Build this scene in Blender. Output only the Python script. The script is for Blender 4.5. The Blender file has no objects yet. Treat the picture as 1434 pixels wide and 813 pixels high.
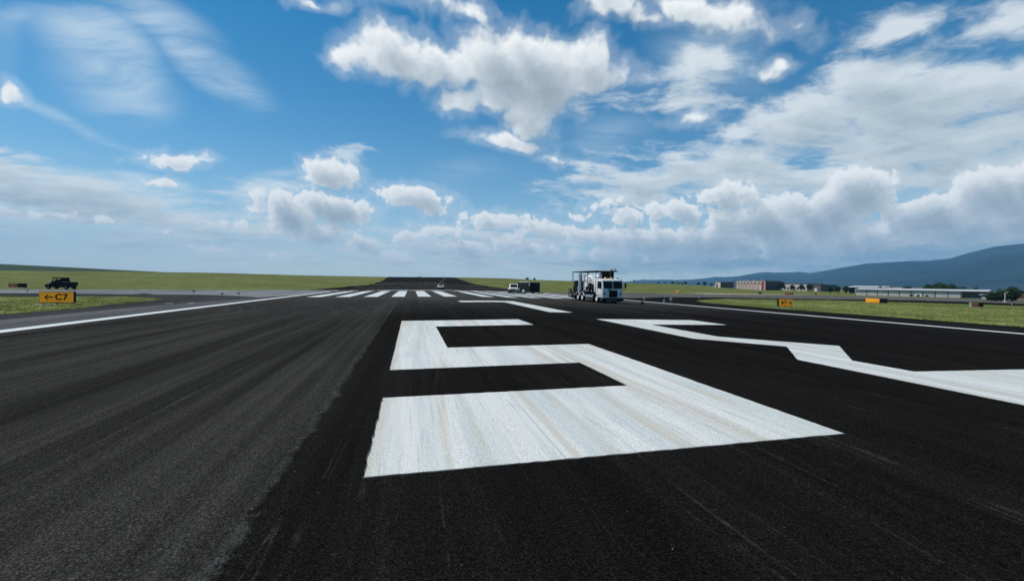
import bpy, bmesh, math, random
from mathutils import Vector, Matrix, Euler
random.seed(7)
R = math.radians
sc = bpy.context.scene
COL = sc.collection

# ------------------------------------------------------------------ terrain
CREST = [(-80.0, 4.38), (-36.5, 4.08), (-32.2, 4.48), (-27.1, 5.04), (-21.2, 5.54), (-12.9, 5.14), (-3.1, 5.2), (1.3, 5.49), (5.8, 5.81), (11.3, 5.89), (16.9, 4.78), (20.6, 4.58), (27.4, 3.47), (33.7, 3.54), (37.7, 2.18), (41.4, 0.71), (44.9, 0.57), (50.0, -0.2), (55.0, -0.5), (62.0, -0.5), (100.0, -0.5)]
FAR_CREST = [(-80.0, 13.86), (-36.5, 9.86), (-32.2, 7.74), (-28.2, 5.13), (-26.0, 4.27), (-23.0, 0.0)]
CAMX, CAMY, CAMZ = -7.9387, -4.6753, 1.9075
def lerp_table(t, x):
    if x <= t[0][0]: return t[0][1]
    for (a, b), (c, d) in zip(t, t[1:]):
        if x <= c:
            k = (x-a)/(c-a)
            return b+(d-b)*k
    return t[-1][1]
def sstep(a, b, x):
    k = max(0.0, min(1.0, (x-a)/(b-a)))
    return k*k*(3-2*k)
RISE = [(0, 0), (105, 0), (150, .075), (205, .19), (240, .345), (285, .70), (325, 1.0), (380, 1.06), (430, 1.07)]
REACH = [(30, 1.0), (41, .64), (100, .64)]
def ground(x, y):
    ax = abs(x)
    z = -0.0132*min(ax, 24.0) - 0.012*min(max(0.0, ax-24.0), 20.0)
    if x < -44: z += 0.55*sstep(-44, -66, x)
    dx, dy = x-CAMX, y-CAMY
    r = math.hypot(dx, dy)
    if r < 100: return z
    az = math.degrees(math.atan2(dx, dy))
    H = lerp_table(CREST, az)
    r *= lerp_table(REACH, az)
    k = sum(lerp_table(RISE, r+q) for q in (-16, -8, 0, 8, 16))/5
    z = z + (H-z)*(k if H > z else min(1, k))
    if r > 480 and az < -20:
        H2 = lerp_table(FAR_CREST, az)
        z += H2*sstep(480, 760, r)
    return z


# ------------------------------------------------------------------ helpers
def tag(o, label=None, cat=None, group=None, kind=None):
    if label: o['label'] = label
    if cat: o['category'] = cat
    if group: o['group'] = group
    if kind: o['kind'] = kind
    return o

def empty(name, loc, label, cat, rz=0.0, group=None):
    o = bpy.data.objects.new(name, None)
    o.empty_display_size = 0.3
    COL.objects.link(o)
    o.location = loc
    o.rotation_euler = (0, 0, rz)
    return tag(o, label, cat, group)

class MB:
    """collects simple shapes into one mesh"""
    def __init__(self): self.bm = bmesh.new()
    def box(self, x0, x1, y0, y1, z0, z1, bev=0.0, seg=2, rot=None):
        r = bmesh.ops.create_cube(self.bm, size=1.0)
        vs = r['verts']
        c = Vector(((x0+x1)/2, (y0+y1)/2, (z0+z1)/2))
        for v in vs:
            v.co = Vector((v.co.x*(x1-x0), v.co.y*(y1-y0), v.co.z*(z1-z0)))
            if rot is not None: v.co = rot @ v.co
            v.co += c
        if bev > 0:
            es = list({e for v in vs for e in v.link_edges})
            bmesh.ops.bevel(self.bm, geom=es, offset=bev, segments=seg, affect='EDGES', profile=0.5)
        return self
    def prism(self, pts, a0, a1, axis='x', bev=0.0):
        """pts are 2D points; axis x: (y,z), y: (x,z), z: (x,y)"""
        def mk(p, a):
            if axis == 'x': return (a, p[0], p[1])
            if axis == 'y': return (p[0], a, p[1])
            return (p[0], p[1], a)
        A = [self.bm.verts.new(mk(p, a0)) for p in pts]
        B = [self.bm.verts.new(mk(p, a1)) for p in pts]
        n = len(pts)
        fs = [self.bm.faces.new(A), self.bm.faces.new(B)]
        for i in range(n):
            fs.append(self.bm.faces.new((A[i], A[(i+1) % n], B[(i+1) % n], B[i])))
        bmesh.ops.recalc_face_normals(self.bm, faces=fs)
        if bev > 0:
            es = list({e for f in fs for e in f.edges})
            bmesh.ops.bevel(self.bm, geom=es, offset=bev, segments=2, affect='EDGES', profile=0.5)
        return self
    def cyl(self, p0, p1, r0, r1=None, seg=16, caps=True):
        if r1 is None: r1 = r0
        p0, p1 = Vector(p0), Vector(p1)
        d = p1-p0
        M = Matrix.Translation((p0+p1)/2) @ d.to_track_quat('Z', 'Y').to_matrix().to_4x4()
        bmesh.ops.create_cone(self.bm, cap_ends=caps, segments=seg, radius1=max(r0, 1e-4), radius2=max(r1, 1e-4), depth=d.length, matrix=M)
        return self
    def tube(self, pts, r, seg=8):
        for a, b in zip(pts, pts[1:]):
            self.cyl(a, b, r, seg=seg)
        for p in pts[1:-1]: self.ball(p, r*1.02, seg)
        return self
    def ball(self, c, r, seg=12, sz=1.0):
        M = Matrix.Translation(Vector(c)) @ Matrix.Diagonal((1, 1, sz, 1))
        bmesh.ops.create_uvsphere(self.bm, u_segments=seg, v_segments=max(6, seg//2), radius=r, matrix=M)
        return self
    def lathe(self, prof, c=(0, 0, 0), seg=24, axis='z', cap=True):
        """prof: (radius, height) list"""
        rings = []
        for (r, h) in prof:
            ring = []
            for i in range(seg):
                a = 2*math.pi*i/seg
                p = (r*math.cos(a), r*math.sin(a), h)
                if axis == 'x': p = (p[2], p[0], p[1])
                if axis == 'y': p = (p[0], p[2], p[1])
                ring.append(self.bm.verts.new(Vector(p)+Vector(c)))
            rings.append(ring)
        fs = []
        for a, b in zip(rings, rings[1:]):
            for i in range(seg):
                fs.append(self.bm.faces.new((a[i], a[(i+1) % seg], b[(i+1) % seg], b[i])))
        if cap: fs.append(self.bm.faces.new(rings[0])); fs.append(self.bm.faces.new(rings[-1]))
        bmesh.ops.recalc_face_normals(self.bm, faces=fs)
        return self
    def quad(self, a, b, c, d):
        self.bm.faces.new([self.bm.verts.new(Vector(p)) for p in (a, b, c, d)])
        return self
    def build(self, name, mat, parent=None, smooth=True):
        me = bpy.data.meshes.new(name)
        self.bm.to_mesh(me); self.bm.free()
        o = bpy.data.objects.new(name, me)
        COL.objects.link(o)
        if mat is not None: me.materials.append(mat)
        if smooth and len(me.polygons):
            me.polygons.foreach_set('use_smooth', [True]*len(me.polygons))
            try: me.set_sharp_from_angle(angle=R(35))
            except Exception: pass
        if parent is not None: o.parent = parent
        return o

# ------------------------------------------------------------------ node helpers
class NT:
    def __init__(self, tree): self.t = tree
    def n(self, typ, **kw):
        nd = self.t.nodes.new(typ)
        for k, v in kw.items(): setattr(nd, k, v)
        return nd
    def put(self, sock, v):
        if isinstance(v, bpy.types.NodeSocket): self.t.links.new(v, sock)
        elif v is not None: sock.default_value = v
    def m(self, op, a, b=None, c=None, clamp=False):
        nd = self.n('ShaderNodeMath', operation=op, use_clamp=clamp)
        self.put(nd.inputs[0], a)
        if b is not None: self.put(nd.inputs[1], b)
        if c is not None: self.put(nd.inputs[2], c)
        return nd.outputs[0]
    def v(self, op, a, b=None, scale=None):
        nd = self.n('ShaderNodeVectorMath', operation=op)
        self.put(nd.inputs[0], a)
        if b is not None: self.put(nd.inputs[1], b)
        if scale is not None: self.put(nd.inputs['Scale'], scale)
        return nd.outputs['Value'] if op in ('LENGTH', 'DOT_PRODUCT', 'DISTANCE') else nd.outputs[0]
    def sep(self, a):
        nd = self.n('ShaderNodeSeparateXYZ'); self.put(nd.inputs[0], a); return nd.outputs
    def comb(self, x, y, z):
        nd = self.n('ShaderNodeCombineXYZ')
        for i, q in enumerate((x, y, z)): self.put(nd.inputs[i], q)
        return nd.outputs[0]
    def noise(self, vec, scale, detail=4, rough=0.5, lac=2.0, dist=0.0, color=False):
        nd = self.n('ShaderNodeTexNoise')
        self.put(nd.inputs['Vector'], vec); self.put(nd.inputs['Scale'], scale)
        nd.inputs['Detail'].default_value = detail; nd.inputs['Roughness'].default_value = rough
        nd.inputs['Lacunarity'].default_value = lac; nd.inputs['Distortion'].default_value = dist
        return nd.outputs['Color'] if color else nd.outputs['Fac']
    def cells(self, vec, scale):
        nd = self.n('ShaderNodeTexVoronoi', feature='F1')
        self.put(nd.inputs['Vector'], vec); self.put(nd.inputs['Scale'], scale)
        return self.sep(nd.outputs['Color'])[0]
    def voro(self, vec, scale, detail=0, rough=0.5, feature='F1'):
        nd = self.n('ShaderNodeTexVoronoi', feature=feature)
        self.put(nd.inputs['Vector'], vec); self.put(nd.inputs['Scale'], scale)
        if 'Detail' in nd.inputs: nd.inputs['Detail'].default_value = detail; nd.inputs['Roughness'].default_value = rough
        return nd.outputs['Distance']
    def mr(self, x, a, b, c=0.0, d=1.0, smooth=True):
        nd = self.n('ShaderNodeMapRange', interpolation_type='SMOOTHSTEP' if smooth else 'LINEAR')
        nd.clamp = True
        for i, q in enumerate((x, a, b, c, d)): self.put(nd.inputs[i], q)
        return nd.outputs[0]
    def mix(self, f, a, b):
        nd = self.n('ShaderNodeMix', data_type='RGBA')
        self.put(nd.inputs[0], f)
        for s, q in ((nd.inputs[6], a), (nd.inputs[7], b)):
            if isinstance(q, tuple): q = (q[0], q[1], q[2], 1.0)
            self.put(s, q)
        return nd.outputs[2]
    def mulc(self, col, f):
        """colour times a scalar socket"""
        return self.v('SCALE', col, scale=f)
    def ramp(self, f, stops):
        nd = self.n('ShaderNodeValToRGB')
        self.put(nd.inputs[0], f)
        el = nd.color_ramp.elements
        while len(el) < len(stops): el.new(0.5)
        for e, (p, c) in zip(el, stops):
            e.position = p; e.color = (c[0], c[1], c[2], 1)
        return nd.outputs[0]

def new_mat(name):
    m = bpy.data.materials.new(name); m.use_nodes = True
    t = m.node_tree
    b = t.nodes['Principled BSDF']
    return m, NT(t), b

MATS = {}
def mat(name, col, rough=0.6, metal=0.0, var=0.15, scale=3.0, spec=0.5, dirt=0.0, coat=0.0, emit=None):
    if name in MATS: return MATS[name]
    m, T, b = new_mat(name)
    pos = T.n('ShaderNodeTexCoord').outputs['Object']
    nz = T.noise(pos, scale, 5, 0.6)
    f = T.mr(nz, 0.3, 0.7, 1-var, 1+var*0.5)
    c = T.mulc(T.mix(0.0, col, col), f)
    if dirt > 0:
        z = T.sep(pos)[2]
        dn = T.noise(pos, scale*3, 4, 0.65)
        d = T.m('MULTIPLY', T.mr(dn, 0.45, 0.75), dirt)
        c = T.mix(d, c, (0.09, 0.075, 0.055))
    T.put(b.inputs['Base Color'], c)
    T.put(b.inputs['Roughness'], T.mr(nz, 0.2, 0.8, rough*0.85, min(1, rough*1.15)))
    b.inputs['Metallic'].default_value = metal
    b.inputs['Specular IOR Level'].default_value = spec
    if coat: b.inputs['Coat Weight'].default_value = coat
    MATS[name] = m
    return m

# ------------------------------------------------------------------ camera
cam = bpy.data.cameras.new('camera')
co = bpy.data.objects.new('camera', cam); COL.objects.link(co)
sc.camera = co
cam.sensor_width = 36.0
cam.lens = 614.4553/1434*36.0
cam.clip_start = 0.05; cam.clip_end = 40000
pi_, ya, ro = -0.0159, 0.2261, 0.0166
F = Vector((math.sin(ya)*math.cos(pi_), math.cos(ya)*math.cos(pi_), math.sin(pi_)))
R0 = Vector((math.cos(ya), -math.sin(ya), 0)); U0 = R0.cross(F)
Rv = R0*math.cos(ro)+U0*math.sin(ro); Uv = -R0*math.sin(ro)+U0*math.cos(ro)
co.matrix_world = Matrix(((Rv.x, Uv.x, -F.x, CAMX), (Rv.y, Uv.y, -F.y, CAMY), (Rv.z, Uv.z, -F.z, CAMZ), (0, 0, 0, 1)))

# ------------------------------------------------------------------ light
SUN_EL, SUN_AZ = 60.0, -70.0      # azimuth clockwise from +Y (left of the runway, ahead)
SD = Vector((math.sin(R(SUN_AZ))*math.cos(R(SUN_EL)), math.cos(R(SUN_AZ))*math.cos(R(SUN_EL)), math.sin(R(SUN_EL))))
sl = bpy.data.lights.new('sun', 'SUN'); sl.energy = 3.4; sl.angle = R(0.53); sl.color = (1.0, 0.955, 0.89)
so = bpy.data.objects.new('sun', sl); COL.objects.link(so)
so.rotation_euler = SD.to_track_quat('Z', 'Y').to_euler()
so.location = SD*50

# ------------------------------------------------------------------ sky with clouds
# (azimuth, elevation, half width, half height, tilt, weight); every cloud stands in its own direction
CUMULUS = [
    (-3.03, 26.53, 0.0923, 0.0580, -1.1, 1.25),
    (2.24, 25.66, 0.0909, 0.0578, -8.3, 1.25),
    (9.97, 26.64, 0.1188, 0.0757, -15.8, 1.40),
    (16.01, 25.01, 0.1226, 0.0893, -13.9, 1.45),
    (22.39, 25.57, 0.0880, 0.0592, -3.2, 1.10),
    (14.90, 20.57, 0.0779, 0.0513, -27.9, 1.15),
    (-7.20, 25.65, 0.0533, 0.0355, 18.9, 0.85),
    (6.67, 30.70, 0.0719, 0.0341, -13.5, 0.90),
    (3.03, 31.81, 0.0640, 0.0215, -11.5, 0.80),
    (5.46, 22.26, 0.0737, 0.0354, 3.7, 0.90),
    (5.40, 25.68, 0.0717, 0.0515, 4.1, 1.10),
    (1.81, 24.29, 0.0712, 0.0391, 5.5, 0.90),
    (10.04, 22.86, 0.0887, 0.0465, -7.2, 1.10),
    (13.64, 27.81, 0.0997, 0.0501, -8.3, 1.10),
    (12.17, 17.91, 0.1077, 0.0233, -6.4, 0.85),
    (18.32, 15.82, 0.0402, 0.0163, -5.4, 0.60),
    (24.46, 31.67, 0.0654, 0.0298, -1.0, 1.00),
    (33.39, 30.65, 0.1014, 0.0279, -18.5, 1.00),
    (39.26, 28.37, 0.1088, 0.0341, -21.3, 0.75),
    (29.27, 30.30, 0.0517, 0.0183, -7.6, 0.60),
    (-11.61, 29.75, 0.0585, 0.0134, 9.1, 0.60),
    (43.31, 23.21, 0.0293, 0.0117, -12.0, 0.55),
    (35.29, 19.06, 0.0579, 0.0186, -6.7, 0.50),
    (-24.33, 11.86, 0.0586, 0.0185, 6.4, 1.00),
    (-25.60, 9.47, 0.0433, 0.0136, 6.2, 0.75),
    (-9.72, 12.76, 0.0720, 0.0402, -4.3, 1.15),
    (-35.88, 14.95, 0.0171, 0.0225, -4.1, 1.00),
    (0.68, 10.46, 0.1090, 0.0400, -8.9, 1.00),
    (-13.81, 7.56, 0.0915, 0.0517, -17.6, 1.15),
    (-9.04, 8.61, 0.1065, 0.0475, -11.6, 1.15),
    (-6.14, 4.67, 0.0636, 0.0229, -2.7, 0.90),
    (-11.38, 5.92, 0.1072, 0.0352, -1.7, 0.95),
    (6.65, 4.58, 0.1024, 0.0305, -3.6, 0.85),
    (10.29, 8.15, 0.1122, 0.0270, -3.6, 0.75),
    (-2.48, 3.40, 0.0604, 0.0187, 1.9, 0.70),
    (-15.82, 2.95, 0.0350, 0.0128, 2.7, 0.60),
    (50.89, 9.78, 0.0730, 0.0601, -0.1, 1.35),
    (49.28, 8.20, 0.0835, 0.0512, -4.8, 1.20),
    (38.58, 10.57, 0.0908, 0.0423, -4.0, 1.05),
    (56.03, 7.32, 0.0852, 0.0446, 1.3, 1.20),
    (60.14, 8.51, 0.0627, 0.0458, 6.9, 1.30),
    (62.78, 8.73, 0.0471, 0.0490, -8.8, 1.30),
    (33.52, 8.86, 0.1124, 0.0370, -2.3, 1.00),
    (27.62, 8.70, 0.0844, 0.0244, -6.4, 0.85),
    (42.31, 7.30, 0.1480, 0.0525, -8.6, 1.25),
    (47.32, 7.31, 0.1097, 0.0527, -3.8, 1.25),
    (23.24, 6.26, 0.1031, 0.0331, -0.2, 0.95),
    (16.82, 6.97, 0.0963, 0.0350, 0.5, 0.90),
    (29.84, 5.67, 0.1627, 0.0400, -0.7, 1.10),
    (37.56, 5.18, 0.1870, 0.0410, -1.3, 1.20),
    (44.77, 4.74, 0.1518, 0.0329, -1.8, 1.20),
    (51.57, 5.29, 0.1382, 0.0377, -3.0, 1.25),
    (57.74, 6.24, 0.1303, 0.0410, -4.8, 1.30),
    (62.05, 6.28, 0.0694, 0.0420, -5.8, 1.30),
    (14.54, 4.64, 0.1133, 0.0258, 0.8, 0.75),
    (3.88, 6.69, 0.0943, 0.0205, -3.0, 0.60),
    (25.07, 4.08, 0.1239, 0.0190, 0.1, 0.80),
    (34.44, 3.61, 0.1543, 0.0166, -0.4, 0.90),
    (43.44, 3.27, 0.1203, 0.0140, -0.8, 0.80),
    (-29.76, 5.54, 0.0958, 0.0154, -0.4, 0.50),
    (-24.89, 4.90, 0.0609, 0.0127, 5.0, 0.40),
    (-21.24, 3.45, 0.0557, 0.0120, 3.5, 0.50),
    (11.26, 5.70, 0.0808, 0.0225, 1.1, 0.60),
    (-0.59, 5.80, 0.0612, 0.0187, 2.4, 0.60),
    (20.46, 8.97, 0.0630, 0.0188, -0.2, 0.50),
    (24.95, 10.25, 0.0763, 0.0245, -1.2, 0.60),
    (44.67, 9.25, 0.0696, 0.0322, -4.6, 0.80),
    (-21.25, 5.96, 0.0774, 0.0160, 1.6, 0.50),
    (-33.53, 5.49, 0.0921, 0.0166, 2.8, 0.60),
]
DECK = [
    (45.16, 16.63, 0.2015, 0.0811, 16.6, 1.05),
    (55.53, 17.58, 0.1621, 0.0896, 1.1, 1.25),
    (36.21, 13.49, 0.2350, 0.0629, 8.1, 1.15),
    (45.94, 11.41, 0.2218, 0.0527, -0.4, 1.10),
    (57.58, 12.78, 0.1301, 0.0548, -11.1, 1.10),
    (27.54, 12.77, 0.1629, 0.0506, -2.3, 0.80),
    (-12.95, 11.68, 0.1204, 0.0351, 22.2, 0.60),
    (5.74, 4.19, 0.3193, 0.0480, 1.5, 0.70),
    (52.85, 20.72, 0.1306, 0.0539, -3.5, 1.10),
    (61.49, 13.17, 0.1062, 0.0965, -13.1, 1.30),
    (61.37, 17.73, 0.0852, 0.0622, -17.7, 1.15),
    (33.96, 24.74, 0.0958, 0.0504, 17.2, 0.70),
    (31.18, 21.39, 0.1309, 0.0262, -10.7, 0.65),
    (60.86, 21.96, 0.0863, 0.0485, -8.4, 0.95),
    (54.35, 23.86, 0.1062, 0.0359, -7.0, 0.60),
    (29.28, 11.84, 0.1323, 0.0384, -7.5, 0.90),
    (41.84, 12.20, 0.1567, 0.0410, -0.0, 1.00),
    (52.49, 13.36, 0.1261, 0.0419, -15.6, 1.00),
    (58.54, 11.05, 0.1071, 0.0383, -20.2, 0.95),
    (27.46, 16.12, 0.0963, 0.0231, -3.2, 0.55),
    (-33.97, 7.44, 0.2459, 0.0483, -2.3, 1.15),
    (-27.15, 6.25, 0.2915, 0.0493, -2.6, 1.00),
    (-19.28, 3.41, 0.3371, 0.0274, 0.9, 0.55),
    (2.12, 2.72, 0.5645, 0.0286, 1.5, 0.65),
    (37.61, 2.83, 0.5625, 0.0295, -0.3, 1.00),
    (53.80, 3.77, 0.2780, 0.0318, -2.0, 1.10),
    (48.06, 2.43, 0.3256, 0.0159, -0.5, 0.90),
]
BANK = [
    (48.03, 3.95, 0.3687, 0.0291, -1.6, 1.00),
    (57.77, 4.73, 0.1641, 0.0251, -7.5, 1.00),
    (34.46, 2.84, 0.3088, 0.0211, -0.1, 0.80),
    (55.40, 1.93, 0.2650, 0.0144, -0.5, 0.80),
]
CIRRUS = [
    (-32.63, 6.24, 0.2677, 0.0744, -0.8, 2.20),
    (-34.82, 2.53, 0.2497, 0.0491, 1.2, 1.80),
    (-19.28, 4.35, 0.2783, 0.0547, 0.3, 1.10),
    (-1.45, 4.42, 0.3044, 0.0562, 2.1, 0.80),
    (-29.78, 20.61, 0.1384, 0.0937, -35.5, 1.10),
    (-20.69, 21.63, 0.1261, 0.0497, -17.9, 1.20),
    (-25.54, 24.35, 0.1531, 0.0516, -4.1, 0.80),
    (-31.24, 14.43, 0.1094, 0.0202, -24.2, 0.70),
    (-15.87, 10.39, 0.1052, 0.0361, 32.7, 0.95),
    (-1.80, 30.57, 0.0897, 0.0282, -0.4, 0.50),
    (5.58, 14.46, 0.1546, 0.0510, 2.8, 0.40),
    (-35.23, 20.37, 0.0706, 0.0275, 70.5, 0.50),
    (37.10, 24.64, 0.1462, 0.0778, -36.3, 0.60),
    (25.67, 18.27, 0.1171, 0.0567, -3.1, 0.50),
]


world = bpy.data.worlds.new('World'); sc.world = world; world.use_nodes = True
wt = world.node_tree; wt.nodes.clear()
W = NT(wt)

def dirv(a, e):
    a, e = R(a), R(e)
    return Vector((math.sin(a)*math.cos(e), math.cos(a)*math.cos(e), math.sin(e)))

def coverage(T, vec, L):
    out = None
    for (a, e, sx, sz, tl, w) in L:
        c = dirv(a, e)
        h = Vector((math.cos(R(a)), -math.sin(R(a)), 0)); u = h.cross(c)
        hx = h*math.cos(R(tl))+u*math.sin(R(tl)); uz = -h*math.sin(R(tl))+u*math.cos(R(tl))
        M = Matrix((hx, c, uz)).transposed()
        mp = T.n('ShaderNodeMapping', vector_type='TEXTURE')
        mp.inputs['Location'].default_value = c
        mp.inputs['Rotation'].default_value = M.to_euler('XYZ')
        mp.inputs['Scale'].default_value = (sx, max(sx, sz), sz)
        if out is None: T.put(mp.inputs['Vector'], vec)
        else:   # chained so that the shader evaluates one cloud after the other
            ch = T.n('ShaderNodeVectorMath', operation='MULTIPLY_ADD')
            T.put(ch.inputs[0], out); ch.inputs[1].default_value = (1e-7, 1e-7, 1e-7); T.put(ch.inputs[2], vec)
            T.put(mp.inputs['Vector'], ch.outputs[0])
        ln = T.v('LENGTH', mp.outputs[0])
        f = T.m('MULTIPLY_ADD', ln, -w, w)
        out = f if out is None else T.m('SMOOTH_MAX', out, f, 0.12)
    return out

def group(name):
    g = bpy.data.node_groups.new(name, 'ShaderNodeTree')
    g.interface.new_socket('Vector', in_out='INPUT', socket_type='NodeSocketVector')
    g.interface.new_socket('Value', in_out='OUTPUT', socket_type='NodeSocketFloat')
    T = NT(g)
    gi = T.n('NodeGroupInput'); go = T.n('NodeGroupOutput')
    return g, T, gi.outputs[0], go.inputs[0]

# cumulus density
gc, T, vin, vout = group('cumulus_density')
z = T.sep(vin)[2]
wn = T.v('SUBTRACT', T.noise(vin, 11.0, 3, 0.55, color=True), (0.5, 0.5, 0.5))
vw = T.v('ADD', vin, T.v('SCALE', wn, scale=T.m('MULTIPLY_ADD', z, 0.14, 0.02)))
E = coverage(T, vw, CUMULUS)
hi = T.mr(z, 0.14, 0.40)
q = T.v('ADD', vin, T.v('SCALE', wn, scale=0.05))
fb = T.m('ADD', T.m('MULTIPLY', T.noise(q, 9.0, 11, 0.62), hi), T.m('MULTIPLY', T.noise(q, 22.0, 9, 0.60), T.m('SUBTRACT', 1.0, hi)))
bl = T.m('ADD', T.m('MULTIPLY', T.voro(q, 13.0, 3, 0.55), hi), T.m('MULTIPLY', T.voro(q, 34.0, 3, 0.55), T.m('SUBTRACT', 1.0, hi)))
tex = T.m('ADD', T.m('MULTIPLY', T.m('SUBTRACT', fb, 0.5), 1.45), T.m('MULTIPLY', T.m('SUBTRACT', 0.45, bl), 0.45))
D = T.m('ADD', E, tex)
T.put(vout, D)

# sheet cloud density (stretched, ragged)
gd, T, vin, vout = group('sheet_density')
s = T.sep(vin)
pl = T.v('SCALE', vin, scale=T.m('DIVIDE', 1.0, T.m('ADD', T.m('MAXIMUM', s[2], 0.0), 0.16)))
wn = T.v('SUBTRACT', T.noise(pl, 1.6, 4, 0.6, color=True), (0.5, 0.5, 0.5))
vw = T.v('ADD', vin, T.v('SCALE', wn, scale=0.13))
E = coverage(T, vw, DECK)
mpn = T.n('ShaderNodeMapping'); mpn.inputs['Rotation'].default_value = (0, 0, R(25)); mpn.inputs['Scale'].default_value = (0.8, 1.3, 1.0)
T.put(mpn.inputs['Vector'], T.v('ADD', pl, T.v('SCALE', wn, scale=0.35)))
fb = T.noise(mpn.outputs[0], 3.8, 10, 0.62)
T.put(vout, T.m('ADD', E, T.m('MULTIPLY', T.m('SUBTRACT', fb, 0.5), 3.3)))

def use(g, vec):
    nd = W.n('ShaderNodeGroup'); nd.node_tree = g; W.put(nd.inputs[0], vec); return nd.outputs[0]

V = W.v('NORMALIZE', W.n('ShaderNodeTexCoord').outputs['Generated'])
vz = W.m('MAXIMUM', W.sep(V)[2], 0.0)
ks = W.mr(vz, 0.12, 0.42, 0.40, 1.0)
sdv = W.v('SCALE', tuple(SD), scale=ks)
def toward(k): return W.v('NORMALIZE', W.v('ADD', V, W.v('SCALE', sdv, scale=k)))
# cumulus: own density, and the cloud that lies between here and the sun
d0 = use(gc, V); d1 = use(gc, toward(0.022)); d2 = use(gc, toward(0.06))
def cl(d, a, b): return W.mr(d, a, b)
hiz = W.mr(vz, 0.14, 0.40)
a0 = W.m('MAXIMUM', cl(d0, W.m('MULTIPLY_ADD', hiz, -0.16, -0.06), W.m('MULTIPLY_ADD', hiz, 0.20, 0.18)), W.m('MULTIPLY', cl(d0, -0.55, 0.0), 0.22))
th = W.m('ADD', W.m('MULTIPLY', W.mr(d1, 0.0, 1.1, smooth=False), 0.75), W.m('MULTIPLY', W.mr(d2, 0.0, 1.0, smooth=False), 1.35))
th = W.m('ADD', th, W.m('MULTIPLY', W.mr(d0, 0.2, 1.3, smooth=False), 0.35))
lit = W.m('EXPONENT', W.m('MULTIPLY', th, -0.82))
cum = W.ramp(lit, [(0.08, (0.24, 0.29, 0.34)), (0.30, (0.37, 0.43, 0.48)), (0.60, (0.53, 0.58, 0.61)), (0.95, (0.78, 0.80, 0.80))])
# sheets
s0 = use(gd, V); s1 = use(gd, toward(0.05))
as_ = W.m('MULTIPLY', W.mr(s0, -0.12, 0.78), 0.92)
sl_ = W.m('EXPONENT', W.m('MULTIPLY', W.m('ADD', W.m('MULTIPLY', W.mr(s1, 0.1, 1.5, smooth=False), 1.2), W.m('MULTIPLY', W.mr(s0, 0.3, 1.5, smooth=False), 0.4)), -1.0))
sheet = W.ramp(sl_, [(0.18, (0.29, 0.35, 0.40)), (0.42, (0.46, 0.53, 0.565)), (0.9, (0.66, 0.71, 0.73))])
# cirrus
plc = W.v('SCALE', V, scale=W.m('DIVIDE', 1.0, W.m('ADD', vz, 0.2)))
wc = W.v('SUBTRACT', W.noise(plc, 1.3, 3, 0.5, color=True), (0.5, 0.5, 0.5))
Ec = coverage(W, W.v('ADD', V, W.v('SCALE', wc, scale=0.16)), CIRRUS)
mc = W.n('ShaderNodeMapping'); mc.inputs['Rotation'].default_value = (0, 0, R(-32)); mc.inputs['Scale'].default_value = (0.7, 3.2, 1)
W.put(mc.inputs['Vector'], W.v('ADD', plc, W.v('SCALE', wc, scale=0.45)))
nc = W.noise(mc.outputs[0], 2.2, 8, 0.62)
ac = W.m('MULTIPLY', W.m('MULTIPLY', W.mr(Ec, 0.0, 0.75), W.mr(nc, 0.24, 0.70)), 0.68)
# far low air above the horizon
ah = W.m('MULTIPLY', W.m('EXPONENT', W.m('MULTIPLY', vz, -8.5)), 0.92)

sky = W.n('ShaderNodeTexSky', sky_type='NISHITA')
sky.sun_disc = False; sky.sun_elevation = R(SUN_EL); sky.sun_rotation = R(SUN_AZ)
sky.altitude = 1900; sky.air_density = 1.15; sky.dust_density = 0.5; sky.ozone_density = 1.5
hs = W.n('ShaderNodeHueSaturation'); hs.inputs['Saturation'].default_value = 1.45; hs.inputs['Hue'].default_value = 0.488
W.put(hs.inputs['Color'], sky.outputs[0])
bg = W.n('ShaderNodeBackground'); bg.inputs['Strength'].default_value = 0.092
W.put(bg.inputs['Color'], hs.outputs[0])
def over(under, col, fac):
    b = W.n('ShaderNodeBackground'); W.put(b.inputs['Color'], col if not isinstance(col, tuple) else col+(1,))
    b.inputs['Strength'].default_value = 1.0
    mx = W.n('ShaderNodeMixShader'); W.put(mx.inputs[0], fac)
    wt.links.new(under, mx.inputs[1]); wt.links.new(b.outputs[0], mx.inputs[2])
    return mx.outputs[0]
sh = over(bg.outputs[0], (0.56, 0.68, 0.70), ah)
sh = over(sh, (0.60, 0.70, 0.75), ac)
sh = over(sh, sheet, as_)
Eb = coverage(W, W.v('ADD', V, W.v('SCALE', wc, scale=0.03)), BANK)
nb = W.noise(W.v('MULTIPLY', V, (5.0, 5.0, 26.0)), 2.0, 8, 0.6)
sh = over(sh, (0.185, 0.285, 0.365), W.m('MULTIPLY', W.mr(W.m('ADD', Eb, W.m('MULTIPLY', W.m('SUBTRACT', nb, 0.5), 1.6)), -0.1, 0.6), 0.72))
sh = over(sh, cum, W.m('MULTIPLY', a0, W.mr(vz, 0.0, 0.10, 0.55, 1.0, smooth=False)))
wo = W.n('ShaderNodeOutputWorld'); wt.links.new(sh, wo.inputs[0])

vs = sc.view_settings
vs.view_transform = 'Standard'; vs.look = 'None'; vs.exposure = 0.30; vs.gamma = 1.0
vs.use_curve_mapping = False
world.cycles.sampling_method = 'MANUAL'; world.cycles.sample_map_resolution = 256
sc.cycles.max_bounces = 5
sc.cycles.use_denoising = True

# ------------------------------------------------------------------ surface materials
def posn(T): return T.n('ShaderNodeNewGeometry').outputs['Position']

def stretch(T, p, sx, sy, sz=1.0):
    return T.v('MULTIPLY', p, (sx, sy, sz))

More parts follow.
